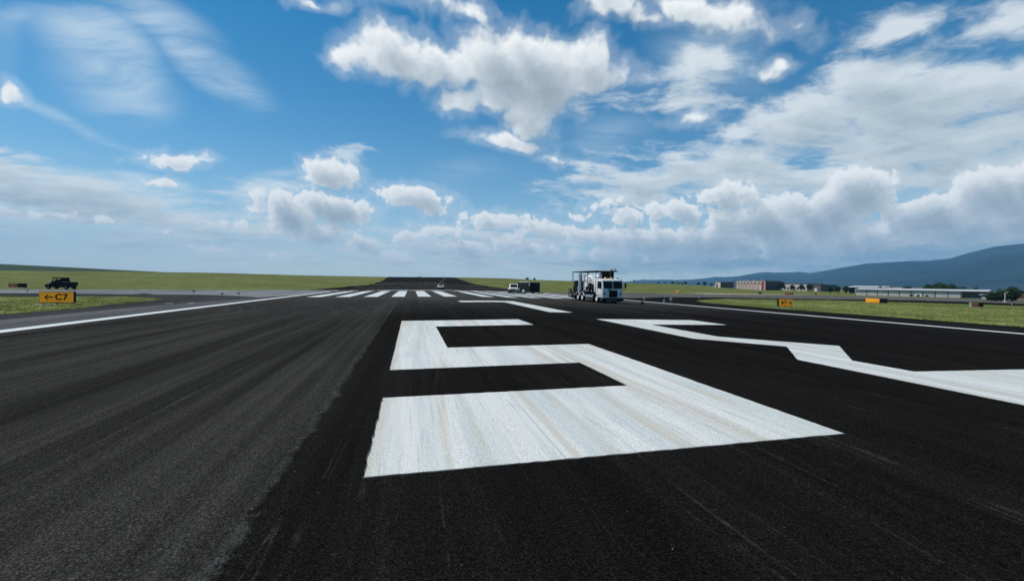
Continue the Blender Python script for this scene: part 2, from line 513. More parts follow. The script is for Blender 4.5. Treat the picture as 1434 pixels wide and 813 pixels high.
def asphalt(name, dark, light, streak=0.35, runway=False, rough=0.85, spec=0.35):
    m, T, b = new_mat(name)
    p = posn(T); s = T.sep(p)
    x, y = s[0], s[1]
    big = T.noise(stretch(T, p, 0.25, 0.06), 1.0, 4, 0.6)
    fine = T.noise(p, 38.0, 3, 0.7)
    grit = T.voro(p, 55.0)
    if runway:
        # roller lanes bend slightly away from the centreline on the old half
        wob = T.noise(stretch(T, p, 0.0, 0.05), 1.0, 2)
        seam = T.m('ADD', T.m('ADD', x, 9.22), T.m('MULTIPLY', T.m('SUBTRACT', T.noise(p, 1.6, 10, 0.78), 0.5), 0.55))
        old = T.mr(seam, 0.06, -0.10)
        bend = T.m('MULTIPLY', T.m('POWER', T.m('MAXIMUM', T.m('SUBTRACT', y, 14.0), 0.0), 2.0), 0.006)
        xb = T.m('SUBTRACT', x, T.m('MULTIPLY', bend, T.mr(x, -10.0, -22.0)))
        cv = T.comb(xb, T.m('MULTIPLY', y, 0.012), 0.0)
        st = T.m('ADD', T.m('MULTIPLY', T.noise(cv, 0.9, 5, 0.65), 0.6), T.m('MULTIPLY', T.noise(cv, 4.0, 4, 0.65), 0.4))
        # finer traffic arcs swept across the turn-off
        rr = T.v('LENGTH', T.v('SUBTRACT', T.comb(x, y, 0.0), (-46.0, 22.0, 0.0)))
        arc = T.noise(T.comb(rr, 0.0, 0.0), 1.3, 4, 0.7)
        arcm = T.m('MULTIPLY', T.mr(y, 18.0, 34.0), T.mr(x, -2.0, -14.0))
        st = T.m('ADD', T.m('MULTIPLY', st, T.m('SUBTRACT', 1.0, T.m('MULTIPLY', arcm, 0.6))), T.m('MULTIPLY', arc, T.m('MULTIPLY', arcm, 0.6)))
        c_old = T.mix(T.mr(st, 0.38, 0.62), (0.0185, 0.0178, 0.0162), (0.041, 0.0390, 0.0350))
        c_new = T.mix(T.mr(st, 0.36, 0.72), (0.0075, 0.0071, 0.0066), (0.0140, 0.0133, 0.0122))
        far = T.mr(y, 16.0, 62.0)  # grazing sky sheen put into the base colour, paler with distance
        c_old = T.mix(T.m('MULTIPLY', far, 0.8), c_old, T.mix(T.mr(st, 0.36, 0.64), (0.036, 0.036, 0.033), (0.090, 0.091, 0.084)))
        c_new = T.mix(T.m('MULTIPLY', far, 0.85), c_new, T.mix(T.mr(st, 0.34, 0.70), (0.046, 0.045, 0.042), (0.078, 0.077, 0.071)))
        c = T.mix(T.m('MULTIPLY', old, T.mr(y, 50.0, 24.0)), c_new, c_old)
        # a pale scuffed lip along the seam
        lip = T.m('MULTIPLY', T.m('MULTIPLY', T.mr(seam, -0.16, -0.04), T.mr(seam, 0.05, 0.0)), T.mr(T.noise(p, 6.0, 4, 0.7), 0.42, 0.62))
        c = T.mix(T.m('MULTIPLY', lip, 0.3), c, (0.075, 0.08, 0.072))
        # thin pale scrape lines running with the paver
        ln = T.noise(T.comb(T.m('ADD', x, T.m('MULTIPLY', wob, 0.4)), T.m('MULTIPLY', y, 0.03), 3.0), 2.3, 2, 0.4)
        lm = T.m('MULTIPLY', T.mr(T.m('ABSOLUTE', T.m('SUBTRACT', ln, 0.5)), 0.012, 0.0), T.mr(T.noise(p, 0.9, 5, 0.7), 0.42, 0.7))
        c = T.mix(T.m('MULTIPLY', lm, 0.35), c, (0.07, 0.065, 0.06))
        # scattered pale stones
        vs_ = T.voro(p, 5.0)
        c = T.mix(T.m('MULTIPLY', T.mr(vs_, 0.035, 0.02), 0.8), c, (0.16, 0.155, 0.15))
    else:
        st = T.noise(stretch(T, p, 0.9, 0.03), 1.0, 4, 0.6)
        c = T.mix(T.mr(st, 0.3, 0.7), dark, light)
    c = T.mulc(c, T.m('MULTIPLY', T.mr(fine, 0.25, 0.75, 0.55, 1.5), T.m('MULTIPLY', T.mr(big, 0.3, 0.7, 0.85, 1.15), T.mr(grit, 0.1, 0.7, 1.2, 0.8))))
    stone = T.m('POWER', T.cells(p, 120.0), 4.0)
    c = T.mulc(c, T.m('MULTIPLY_ADD', stone, 1.7, 0.68))
    T.put(b.inputs['Base Color'], c)
    b.inputs['Roughness'].default_value = rough
    b.inputs['Specular IOR Level'].default_value = spec
    bp = T.n('ShaderNodeBump'); bp.inputs['Strength'].default_value = 0.75; bp.inputs['Distance'].default_value = 0.012
    hh = T.m('ADD', T.m('MULTIPLY', fine, 0.6), T.m('MULTIPLY', T.m('SUBTRACT', 1.0, grit), 0.5))
    T.put(bp.inputs['Height'], hh)
    T.put(b.inputs['Normal'], bp.outputs[0])
    return m

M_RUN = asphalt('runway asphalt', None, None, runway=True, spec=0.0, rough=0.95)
M_SHO = asphalt('shoulder asphalt', (0.034, 0.035, 0.035), (0.054, 0.054, 0.052), spec=0.0)
M_SHN = asphalt('new shoulder asphalt', (0.009, 0.009, 0.009), (0.016, 0.016, 0.016), spec=0.0)
M_LIP = asphalt('worn strip asphalt', (0.075, 0.077, 0.078), (0.11, 0.11, 0.11), spec=0.0)
M_TAX = asphalt('taxiway concrete', (0.15, 0.155, 0.16), (0.21, 0.21, 0.205), spec=0.0)
M_TAG = asphalt('weathered asphalt', (0.085, 0.083, 0.078), (0.125, 0.12, 0.11), spec=0.0)
M_OVR = asphalt('overrun asphalt', (0.011, 0.0095, 0.008), (0.020, 0.0175, 0.015), spec=0.0)
M_BAND = asphalt('pale band asphalt', (0.056, 0.050, 0.042), (0.092, 0.083, 0.070), spec=0.0)
M_GRAV = asphalt('gravel', (0.26, 0.23, 0.17), (0.34, 0.30, 0.22), spec=0.0)

def paint(name, col=(0.69, 0.685, 0.635), stains=True):
    m, T, b = new_mat(name)
    p = posn(T); s = T.sep(p); x, y = s[0], s[1]
    lane = T.comb(x, T.m('MULTIPLY', y, 0.035), 0.0)
    n1 = T.noise(lane, 2.2, 3, 0.55); n2 = T.noise(lane, 17.0, 5, 0.7); n3 = T.noise(T.v('ADD', lane, (31.0, 0, 0)), 2.1, 3, 0.6)
    c = T.mix(T.mr(n1, 0.40, 0.60), (col[0]*0.82, col[1]*0.87, col[2]*0.88), col)
    if stains:
        c = T.mix(T.m('MULTIPLY', T.mr(n3, 0.50, 0.62), 0.75), c, (0.54, 0.49, 0.405))
        c = T.mix(T.m('MULTIPLY', T.mr(n2, 0.50, 0.72), 0.75), c, (0.40, 0.435, 0.44))
        # open longitudinal joints showing through the paint
        j = None
        for jx, w in ((-6.20, 0.007), (-4.35, 0.005), (-3.15, 0.006), (5.9, 0.012), (7.2, 0.01)):
            k = T.mr(T.m('ABSOLUTE', T.m('SUBTRACT', T.m('ADD', x, T.m('MULTIPLY', T.noise(p, 0.8, 3), 0.05)), jx+0.025)), w*1.6, w*0.5)
            j = k if j is None else T.m('MAXIMUM', j, k)
        c = T.mix(T.m('MULTIPLY', j, 0.6), c, (0.25, 0.27, 0.28))
    gr = T.noise(p, 45.0, 3, 0.75); g2 = T.voro(p, 60.0)
    c = T.mulc(c, T.m('MULTIPLY', T.mr(gr, 0.25, 0.7, 0.68, 1.08), T.mr(g2, 0.2, 0.8, 1.03, 0.86)))
    T.put(b.inputs['Base Color'], c)
    b.inputs['Roughness'].default_value = 0.75; b.inputs['Specular IOR Level'].default_value = 0.25
    bp = T.n('ShaderNodeBump'); bp.inputs['Strength'].default_value = 0.5; bp.inputs['Distance'].default_value = 0.008
    T.put(bp.inputs['Height'], T.m('ADD', gr, T.m('MULTIPLY', g2, -0.4))); T.put(b.inputs['Normal'], bp.outputs[0])
    return m
M_PAINT = paint('white runway paint')
M_LINE = paint('white line paint', (0.70, 0.70, 0.66), stains=False)
M_SMEAR = paint('thin paint overspray', (0.085, 0.088, 0.088), stains=False)

def grass_mat(name, a, b_, dry, dryf=(0.56, 0.72)):
    m, T, b = new_mat(name)
    p = posn(T); s = T.sep(p)
    n1 = T.noise(p, 0.035, 5, 0.6); n2 = T.noise(p, 0.4, 6, 0.7); n3 = T.noise(p, 4.0, 4, 0.7); n4 = T.noise(stretch(T, p, 0.03, 0.11), 1.0, 6, 0.7)
    c = T.mix(T.mr(T.m('ADD', T.m('MULTIPLY', n1, 0.6), T.m('MULTIPLY', n2, 0.4)), 0.36, 0.62), a, b_)
    c = T.mix(T.m('MULTIPLY', T.mr(T.m('ADD', T.m('MULTIPLY', n4, 0.6), T.m('MULTIPLY', n2, 0.4)), *dryf), 0.8), c, dry)
    c = T.mulc(c, T.m('MULTIPLY', T.mr(n3, 0.25, 0.75, 0.55, 1.35), T.mr(n2, 0.3, 0.7, 0.68, 1.22)))
    # a greener sown field covers the far rise to the left
    T.put(b.inputs['Base Color'], c)
    b.inputs['Roughness'].default_value = 0.95; b.inputs['Specular IOR Level'].default_value = 0.1
    bp = T.n('ShaderNodeBump'); bp.inputs['Strength'].default_value = 0.6; bp.inputs['Distance'].default_value = 0.15
    T.put(bp.inputs['Height'], T.m('ADD', n3, n2)); T.put(b.inputs['Normal'], bp.outputs[0])
    return m
M_GRASS = grass_mat('grass ground', (0.0878, 0.1013, 0.0195), (0.1488, 0.1586, 0.0366), (0.2440, 0.2196, 0.0756))
M_FIELD = grass_mat('green field', (0.025, 0.045, 0.018), (0.036, 0.058, 0.022), (0.05, 0.066, 0.026))
M_ISL = grass_mat('mown grass', (0.1180, 0.1440, 0.0283), (0.1947, 0.2171, 0.0590), (0.3540, 0.3245, 0.1475))

# ------------------------------------------------------------------ ground sheet
def lines(lo, mid0, step, mid1, hi):
    pass
XL = [-9000, -6500, -4800, -3600, -2800, -2200, -1800, -1500, -1250, -1050, -900]
XL += list(range(-840, -200, 40)) + list(range(-200, -80, 12)) + list(range(-80, -44, 4))
XL += [-44, -38, -32, -28, -24, -18, -12, -6, 0, 6, 12, 18, 24, 28, 32, 38, 44]
XL += list(range(52, 200, 12)) + list(range(204, 480, 16)) + [520, 580, 660, 760, 900, 1100, 1400, 1800, 2400, 3200, 4200, 5600, 7200, 9000]
XL = sorted(set(float(q) for q in XL))
YL = [-9000, -6000, -4000, -2500, -1500, -900, -500, -300, -180, -110, -70, -40, -20, -8, 0]
YL += list(range(8, 100, 8)) + list(range(100, 344, 4)) + list(range(344, 480, 8)) + list(range(480, 800, 20)) + [840, 900, 1000, 1150, 1400, 1800, 2400, 3200, 4200, 5600, 7200, 9000]
YL = sorted(set(float(q) for q in YL))
def build_ground():
    vs = []; fs = []; mi = []
    nx = len(XL)
    for y in YL:
        for x in XL: vs.append((x, y, ground(x, y)-0.03))
    for j in range(len(YL)-1):
        for i in range(nx-1):
            a = j*nx+i
            cx, cy = (XL[i]+XL[i+1])/2, (YL[j]+YL[j+1])/2
            f = 1 if (math.hypot(cx-CAMX, cy-CAMY) > 540 and cx < -120) else 0
            fs += [(a, a+1, a+nx+1), (a, a+nx+1, a+nx)]; mi += [f, f]
    me = bpy.data.meshes.new('ground'); me.from_pydata(vs, [], fs); me.update()
    me.materials.append(M_GRASS); me.materials.append(M_FIELD)
    me.polygons.foreach_set('material_index', mi)
    me.polygons.foreach_set('use_smooth', [True]*len(fs))
    o = bpy.data.objects.new('ground', me); COL.objects.link(o)
    return tag(o, kind='structure')
GROUND = build_ground()

def jitter(poly, amp, step, rnd):
    out = []
    n = len(poly)
    for i in range(n):
        a, b = Vector(poly[i]), Vector(poly[(i+1) % n])
        L = (b-a).length; k = max(1, int(L/step)) if amp else 1
        nr = Vector((-(b-a).y, (b-a).x)).normalized() if L > 0 else Vector((0, 0))
        for q in range(k):
            p = a+(b-a)*(q/k)
            if amp and q: p = p+nr*rnd.gauss(0, amp)
            out.append((p.x, p.y))
    return out

def sheet(name, poly, off, m, parent=None, amp=0.0, step=0.4, label=None):
    """a thin layer laid on the terrain, cut along the terrain's own grid lines"""
    rnd = random.Random(len(poly)*31+int(poly[0][0]*7))
    poly = jitter(poly, amp, step, rnd)
    bm = bmesh.new()
    f = bm.faces.new([bm.verts.new((x, y, 0)) for x, y in poly])
    x0, x1 = min(p[0] for p in poly), max(p[0] for p in poly)
    y0, y1 = min(p[1] for p in poly), max(p[1] for p in poly)
    if f.normal.z < 0 or True:
        bm.normal_update()
        if f.normal.z < 0: f.normal_flip()
    bmesh.ops.triangulate(bm, faces=bm.faces[:])
    for xx in XL:
        if x0 < xx < x1: bmesh.ops.bisect_plane(bm, geom=bm.verts[:]+bm.edges[:]+bm.faces[:], plane_co=(xx, 0, 0), plane_no=(1, 0, 0), dist=1e-5)
    for yy in YL:
        if y0 < yy < y1: bmesh.ops.bisect_plane(bm, geom=bm.verts[:]+bm.edges[:]+bm.faces[:], plane_co=(0, yy, 0), plane_no=(0, 1, 0), dist=1e-5)
    bmesh.ops.triangulate(bm, faces=bm.faces[:])
    for v in bm.verts: v.co.z = ground(v.co.x, v.co.y)+off
    bm.normal_update()
    for fc in bm.faces:
        if fc.normal.z < 0: fc.normal_flip()
    me = bpy.data.meshes.new(name); bm.to_mesh(me); bm.free()
    me.materials.append(m)
    o = bpy.data.objects.new(name, me); COL.objects.link(o)
    if parent is not None: o.parent = parent
    else: tag(o, kind='structure')
    if label: o['label'] = label
    return o

# mown islands between the pavements
ISLAND_L = [(-31.4, -60), (-31.3, 32.8), (-32.4, 37.8), (-33.2, 44.7), (-33.9, 48.8), (-36.6, 54.0), (-42.8, 59.6), (-48, 58.2), (-51.4, 54.1), (-60, 41), (-85, 5), (-85, -60)]
ISLAND_R = [(31.6, -60), (31.4, 15.8), (31.9, 25.7), (31.6, 36), (32.6, 46), (34.8, 53.8), (40.8, 62.7), (48, 69.5), (56.6, 74.4), (67.4, 73.1), (80, 72.5), (87, 64.5), (93.4, 56.6), (98, 48), (110, 20), (120, -60)]
sheet('mown_grass', ISLAND_L, 0.004, M_ISL)
sheet('mown_grass', ISLAND_R, 0.004, M_ISL)

# shoulders, connectors
sheet('shoulder', [(-32.2, -60), (-24.3, -60), (-24.3, 104), (-34, 104), (-52, 76), (-57, 60.2), (-75, 33), (-110, -15), (-110, -28), (-86, -8), (-60, 35), (-52, 48), (-45, 57), (-40, 57.5), (-35, 52), (-33.6, 47), (-32.4, 38), (-31.6, 28)], 0.0, M_SHO)
sheet('shoulder', [(24.3, -60), (32.5, -60), (32.5, 26), (33, 44), (36, 53), (42, 61.5), (49, 68), (57, 73), (67, 71.5), (80, 71), (88, 62), (100, 44), (112, 20), (124, 32), (113, 76), (87, 81), (67.5, 83), (57.5, 85), (45.7, 83), (31, 70), (24.3, 68)], -0.002, M_SHN)
sheet('worn_strip', [(-28.3, -60), (-24.4, -60), (-24.4, 60), (-26.2, 50), (-28.1, 34)], 0.006, M_LIP)
sheet('taxiway', [(-24.3, 62), (-26.5, 56), (-33.7, 64.5), (-38.5, 67.8), (-45.6, 69), (-51.7, 65), (-55.8, 60), (-75, 33), (-110, -15), (-125, -15), (-80, 48), (-62.4, 69), (-58.8, 76.1), (-54.4, 86.1), (-47.6, 97.5), (-37.6, 101), (-24.3, 102)], 0.006, M_TAX)
sheet('taxiway', [(24.3, 66.5), (31, 68), (45.7, 82), (57.6, 84.8), (67.5, 82.6), (87, 80.3), (108.7, 80.4), (122.3, 63.5), (138, 30), (190, 60), (173.7, 90.4), (155, 114.3), (135, 123.4), (96, 122), (67, 111.2), (56, 119), (24.3, 104)], 0.006, M_TAG)
sheet('gravel_patch', [(84, 116), (140, 130), (142, 136), (92, 134), (83, 124)], 0.012, M_GRAV)

# runway
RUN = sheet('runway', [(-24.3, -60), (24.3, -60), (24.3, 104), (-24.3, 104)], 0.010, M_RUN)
OVER = sheet('overrun', [(-27.5, 104.0), (25.0, 104.0), (23.0, 128), (24.5, 140), (22.5, 170), (24.5, 182), (23.0, 214), (23.6, 226), (22.6, 300), (22.5, 420), (-23.5, 420), (-23.8, 228), (-25.5, 220), (-23.4, 205), (-25.2, 184), (-23.0, 166), (-28.0, 150), (-27.2, 120)], 0.014, M_OVR)
sheet('shoulder', [(-31, 104), (-25.2, 104), (-24.2, 150), (-24.2, 175), (-26.5, 150)], 0.012, M_OVR)
for a, b, w0, w1 in ((110, 113, -21, 24), (125, 134, -24, 22.5), (164, 179, -22.5, 22.0), (208, 221, -22.8, 9)):  # paler bands laid across the overrun
    sheet('cross_band', [(w0, a), (w1, a+1.5), (w1, b), (w0, b-1.0)], 0.035, M_BAND, OVER)

# painted markings (parts of the runway)
FIVE = [(-8.38, 0), (-2.29, 0), (-2.29, 8.65), (-6.84, 8.75), (-6.84, 15.25), (-2.29, 15.25), (-2.29, 18.29), (-8.38, 18.4), (-8.38, 5.6), (-3.81, 5.6), (-3.81, 3.1), (-8.38, 3.15)]
THREE = [(2.25, 0.4), (2.25, 5.1), (4.3, 7.5), (2.25, 9.6), (2.25, 18.35), (8.4, 18.4), (8.4, 15.4), (3.8, 15.2), (3.78, 10.2), (6.6, 7.62), (3.78, 4.85), (3.8, 3.35), (8.4, 3.35), (8.4, 0.4)]
ELL = [(-3.1, 39.0), (1.35, 38.95), (1.3, 23.9), (2.95, 23.9), (2.95, 42.2), (-3.1, 42.1)]
def grow(poly, d):
    c = Vector((sum(p[0] for p in poly)/len(poly), sum(p[1] for p in poly)/len(poly)))
    n = len(poly); out = []
    A = sum(poly[i][0]*poly[(i+1) % n][1]-poly[(i+1) % n][0]*poly[i][1] for i in range(n))
    sg = 1 if A > 0 else -1
    for i in range(n):
        p0, p1, p2 = Vector(poly[i-1]), Vector(poly[i]), Vector(poly[(i+1) % n])
        e1, e2 = (p1-p0).normalized(), (p2-p1).normalized()
        n1, n2 = Vector((e1.y, -e1.x))*sg, Vector((e2.y, -e2.x))*sg
        k = (n1+n2); k = k/max(0.3, k.dot(n1))
        out.append(tuple(p1+k*d))
    return out
for nm, poly in (('number_five', FIVE), ('number_three', THREE), ('letter_l', ELL)):
    sheet('paint_overspray', grow(poly, 0.018), 0.0125, M_SMEAR, RUN, amp=0.006, step=0.10)
    sheet(nm, poly, 0.016, M_PAINT, RUN, amp=0.006, step=0.10)
for k in range(6):
    for s in (-1, 1):
        a = s*(1.75+3.5*k); b = a+s*1.75
        sheet('threshold_stripe', [(min(a, b), 55.85), (max(a, b), 55.85), (max(a, b), 97.4), (min(a, b), 97.4)], 0.018, M_LINE, RUN, amp=0.01, step=1.0)
sheet('threshold_bar', [(-15.5, 98.3), (16.0, 98.3), (16.0, 100.8), (-15.5, 100.8)], 0.018, M_LINE, RUN)
sheet('edge_line', [(-24.05, -40), (-23.15, -40), (-23.15, 97.4), (-24.05, 97.4)], 0.016, M_LINE, RUN, amp=0.008, step=1.0)
sheet('edge_line', [(23.1, -40), (24.0, -40), (24.0, 97.4), (23.1, 97.4)], 0.016, M_LINE, RUN, amp=0.008, step=1.0)
for x0, y0, x1, y1 in ((-29.1, 39.7, -28.55, 40.1), (-27.7, 40.5, -27.2, 40.95)):
    sheet('painted_dash', [(x0, y0), (x1, y0+0.1), (x1, y1+0.1), (x0, y1)], 0.016, M_LINE, None)

# short grass standing along the pavement edges
def inside(poly, x, y):
    c = False; n = len(poly)
    for i in range(n):
        (x1, y1), (x2, y2) = poly[i], poly[(i+1) % n]
        if (y1 > y) != (y2 > y) and x < (x2-x1)*(y-y1)/(y2-y1)+x1: c = not c
    return c
def tufts(name, poly, box, n, m, edge=0.0):
    rnd = random.Random(5)
    vs = []; fs = []
    def blade(x, y):
        z = ground(x, y)+0.003
        for _ in range(4):
            a = rnd.uniform(0, 6.28); h = rnd.uniform(0.02, 0.055); w = rnd.uniform(0.015, 0.04)
            dx, dy = math.cos(a)*w, math.sin(a)*w
            ox, oy = rnd.uniform(-.06, .06), rnd.uniform(-.06, .06)
            lx, ly = rnd.uniform(-.07, .07), rnd.uniform(-.07, .07)
            k = len(vs)
            vs.extend([(x+ox-dx, y+oy-dy, z), (x+ox+dx, y+oy+dy, z), (x+ox+lx, y+oy+ly, z+h)]); fs.append((k, k+1, k+2))
    c = 0
    while c < n:
        x, y = rnd.uniform(box[0], box[1]), rnd.uniform(box[2], box[3])
        if inside(poly, x, y): blade(x, y); c += 1
    k = len(poly)
    for i in range(k):
        a, b = Vector(poly[i]), Vector(poly[(i+1) % k])
        for q in range(int((b-a).length*edge)):
            p = a+(b-a)*rnd.random()
            if p.y < 8: continue
            blade(p.x+rnd.gauss(0, .12), p.y+rnd.gauss(0, .12))
    me = bpy.data.meshes.new(name); me.from_pydata(vs, [], fs); me.update(); me.materials.append(m)
    o = bpy.data.objects.new(name, me); COL.objects.link(o)
    return tag(o, kind='stuff')
M_BLADE = grass_mat('grass blades', (0.1298, 0.1475, 0.0354), (0.2065, 0.2183, 0.0708), (0.3776, 0.3422, 0.1652), (0.5, 0.66))
def translucent(m, k):
    t = m.node_tree; b = t.nodes['Principled BSDF']; o = t.nodes['Material Output']
    tr = t.nodes.new('ShaderNodeBsdfTranslucent'); mx = t.nodes.new('ShaderNodeMixShader'); mx.inputs[0].default_value = k
    t.links.new(b.inputs['Base Color'].links[0].from_socket, tr.inputs['Color'])
    t.links.new(b.outputs[0], mx.inputs[1]); t.links.new(tr.outputs[0], mx.inputs[2]); t.links.new(mx.outputs[0], o.inputs['Surface'])
translucent(M_BLADE, 0.5)
tg = tufts('grass', ISLAND_L, (-62, -31, 18, 61), 14000, M_BLADE, 12)
tag(tg, 'short mown grass blades on the island left of the runway', 'grass')
tg = tufts('grass', ISLAND_R, (31, 98, 10, 76), 22000, M_BLADE, 12)
tag(tg, 'short mown grass blades on the island right of the runway', 'grass')

# ------------------------------------------------------------------ mountains and air
def rock_mat():
    m, T, b = new_mat('forested slope')
    p = posn(T)
    n = T.noise(stretch(T, p, 1, 1, 1), 0.0016, 9, 0.62); n2 = T.noise(p, 0.012, 5, 0.65)
    c = T.mix(T.mr(n, 0.35, 0.65), (0.004, 0.010, 0.010), (0.020, 0.030, 0.026))
    c = T.mix(T.mr(n2, 0.64, 0.76), c, (0.06, 0.065, 0.06))
    T.put(b.inputs['Base Color'], c); b.inputs['Roughness'].default_value = 1.0; b.inputs['Specular IOR Level'].default_value = 0.05
    return m
M_ROCK = rock_mat()
SKYLINE = [(20, -.2), (26.04, 0.28), (29.51, 0.66), (32.87, 0.70), (36.41, 0.87), (37.65, 1.03), (39.91, 1.07), (41.37, 1.33), (43.18, 1.62), (45.04, 1.71), (46.23, 1.82), (47.01, 1.67), (49.63, 2.16), (51.74, 2.59), (54.51, 2.75), (56.52, 2.79), (57.95, 2.97), (59.3, 3.51), (60.61, 3.94), (62.26, 4.1), (65, 4.7), (70, 5.2), (78, 4.9), (90, 4.2), (105, 3), (118, .5)]
from mathutils import noise as mnoise
def mountain():
    vs = []; fs = []
    AZ = [20+0.2*i for i in range(491)]
    FR = [0.50+.0125*i for i in range(40)]+[1.0, 1.02, 1.04, 1.06, 1.08]
    for a in AZ:
        D = lerp_table([(20, 8000), (44, 7900), (54, 6800), (63, 6000), (120, 6000)], a)
        H = CAMZ+D*math.tan(R(lerp_table(SKYLINE, a)))
        for f in FR:
            r = D*f
            x, y = CAMX+r*math.sin(R(a)), CAMY+r*math.cos(R(a))
            if f <= 1: k = ((f-.5)/.5)**1.5
            else: k = 1-((f-1)/.3)*0.6
            # lower spurs run out from the main ridge
            nz = mnoise.fractal(Vector((x*0.0011, y*0.0011, 0)), 1.0, 2.0, 5)
            rg = 1-abs(mnoise.fractal(Vector((x*0.0016+7, y*0.0016, 3)), 1.0, 2.0, 6))*1.6
            bump = (nz*80+rg*70)*(k*(1.02-k))*2.2*min(1, H/150)+nz*9*k*min(1, H/150)
            z = H*k+bump-3*(1-k)
            vs.append((x, y, z))
    n = len(FR)
    for i in range(len(AZ)-1):
        for j in range(n-1):
            q = i*n+j
            fs.append((q, q+1, q+n+1, q+n))
    me = bpy.data.meshes.new('mountain'); me.from_pydata(vs, [], fs); me.update()
    me.polygons.foreach_set('use_smooth', [True]*len(fs)); me.materials.append(M_ROCK)
    o = bpy.data.objects.new('mountain', me); COL.objects.link(o)
    return tag(o, kind='structure')
mountain()

def haze():
    b = MB().box(-8800, 8800, -8800, 8800, -6, 660)
    m = bpy.data.materials.new('air'); m.use_nodes = True
    t = m.node_tree; t.nodes.clear(); T = NT(t)
    v = T.n('ShaderNodeVolumePrincipled')
    v.inputs['Color'].default_value = (0.29, 0.65, 1.0, 1)
    v.inputs['Density'].default_value = HAZE
    v.inputs['Anisotropy'].default_value = 0.0
    o_ = T.n('ShaderNodeOutputMaterial'); t.links.new(v.outputs[0], o_.inputs['Volume'])
    o = b.build('haze', m, smooth=False)
    tag(o, kind='stuff')
HAZE = 0.00010
haze()

# ------------------------------------------------------------------ common paints
WHITE = mat('white vehicle paint', (0.80, 0.78, 0.74), 0.35, var=0.08, scale=2, dirt=0.18, coat=0.3)
BLACK = mat('black steel', (0.006, 0.006, 0.006), 0.65, var=0.3, scale=6, spec=0.15, dirt=0.05)
RUBBER = mat('tyre rubber', (0.009, 0.009, 0.009), 0.9, var=0.3, scale=8, spec=0.1, dirt=0.10)
GLASS = mat('dark glazing', (0.005, 0.006, 0.007), 0.12, var=0.1, spec=0.15)
CHROME = mat('brushed aluminium', (0.62, 0.64, 0.66), 0.28, metal=0.9, var=0.12, scale=5)
SILVER = mat('silver tube', (0.50, 0.53, 0.57), 0.4, metal=0.3, var=0.15, scale=4)
GREY = mat('grey metal', (0.20, 0.21, 0.22), 0.5, metal=0.3, var=0.2)
AMBER = mat('amber lens', (0.75, 0.42, 0.06), 0.25, var=0.1)
LENS = mat('clear lamp lens', (0.60, 0.63, 0.66), 0.15, var=0.05, spec=0.8)
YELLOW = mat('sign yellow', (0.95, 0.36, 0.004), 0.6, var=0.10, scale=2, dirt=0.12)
_b = YELLOW.node_tree.nodes['Principled BSDF']; _b.inputs['Emission Color'].default_value = (1.0, 0.40, 0.01, 1); _b.inputs['Emission Strength'].default_value = 0.13   # weak glow added to lift the shaded sign faces
SIGNBLACK = mat('sign black', (0.006, 0.006, 0.006), 0.7, var=0.2, spec=.15)
SIGNRED = mat('sign red', (0.25, 0.02, 0.015), 0.5, var=0.15)
BARE = mat('bare sheet metal', (0.45, 0.46, 0.46), 0.4, metal=0.5, var=0.15)
CONC = mat('cast concrete', (0.36, 0.34, 0.30), 0.9, var=0.2, scale=5)
DGREEN = mat('dark green paint', (0.007, 0.014, 0.012), 0.6, var=0.3, scale=2, spec=.2, dirt=0.06)
TEAL = mat('pale teal decal', (0.12, 0.34, 0.30), 0.4)
ORANGE = mat('faded orange paint', (0.42, 0.13, 0.015), 0.6)
TAN = mat('tan paint', (0.34, 0.28, 0.19), 0.6, var=0.2)

def wheel(name, parent, c, r, w, axis='x', rim=WHITE, hub=0.55):
    e = MB()
    e.lathe([(r*hub, -w/2), (r*0.94, -w/2), (r, -w*0.36), (r, w*0.36), (r*0.94, w/2), (r*hub, w/2)], (0, 0, 0), 28, axis, False)
    t = e.build('tyre', RUBBER)
    q = MB().lathe([(r*0.10, -w*0.40), (r*0.30, -w*0.42), (r*0.34, -w*0.30), (r*hub*1.0, -w*0.44), (r*hub*1.02, w*0.44), (r*0.34, w*0.30), (r*0.30, w*0.42), (r*0.10, w*0.40)], (0, 0, 0), 24, axis).build('rim', rim)
    h = bpy.data.objects.new(name, None); h.empty_display_size = 0.1; COL.objects.link(h); h.parent = parent; h.location = c
    t.parent = h; q.parent = h
    return h

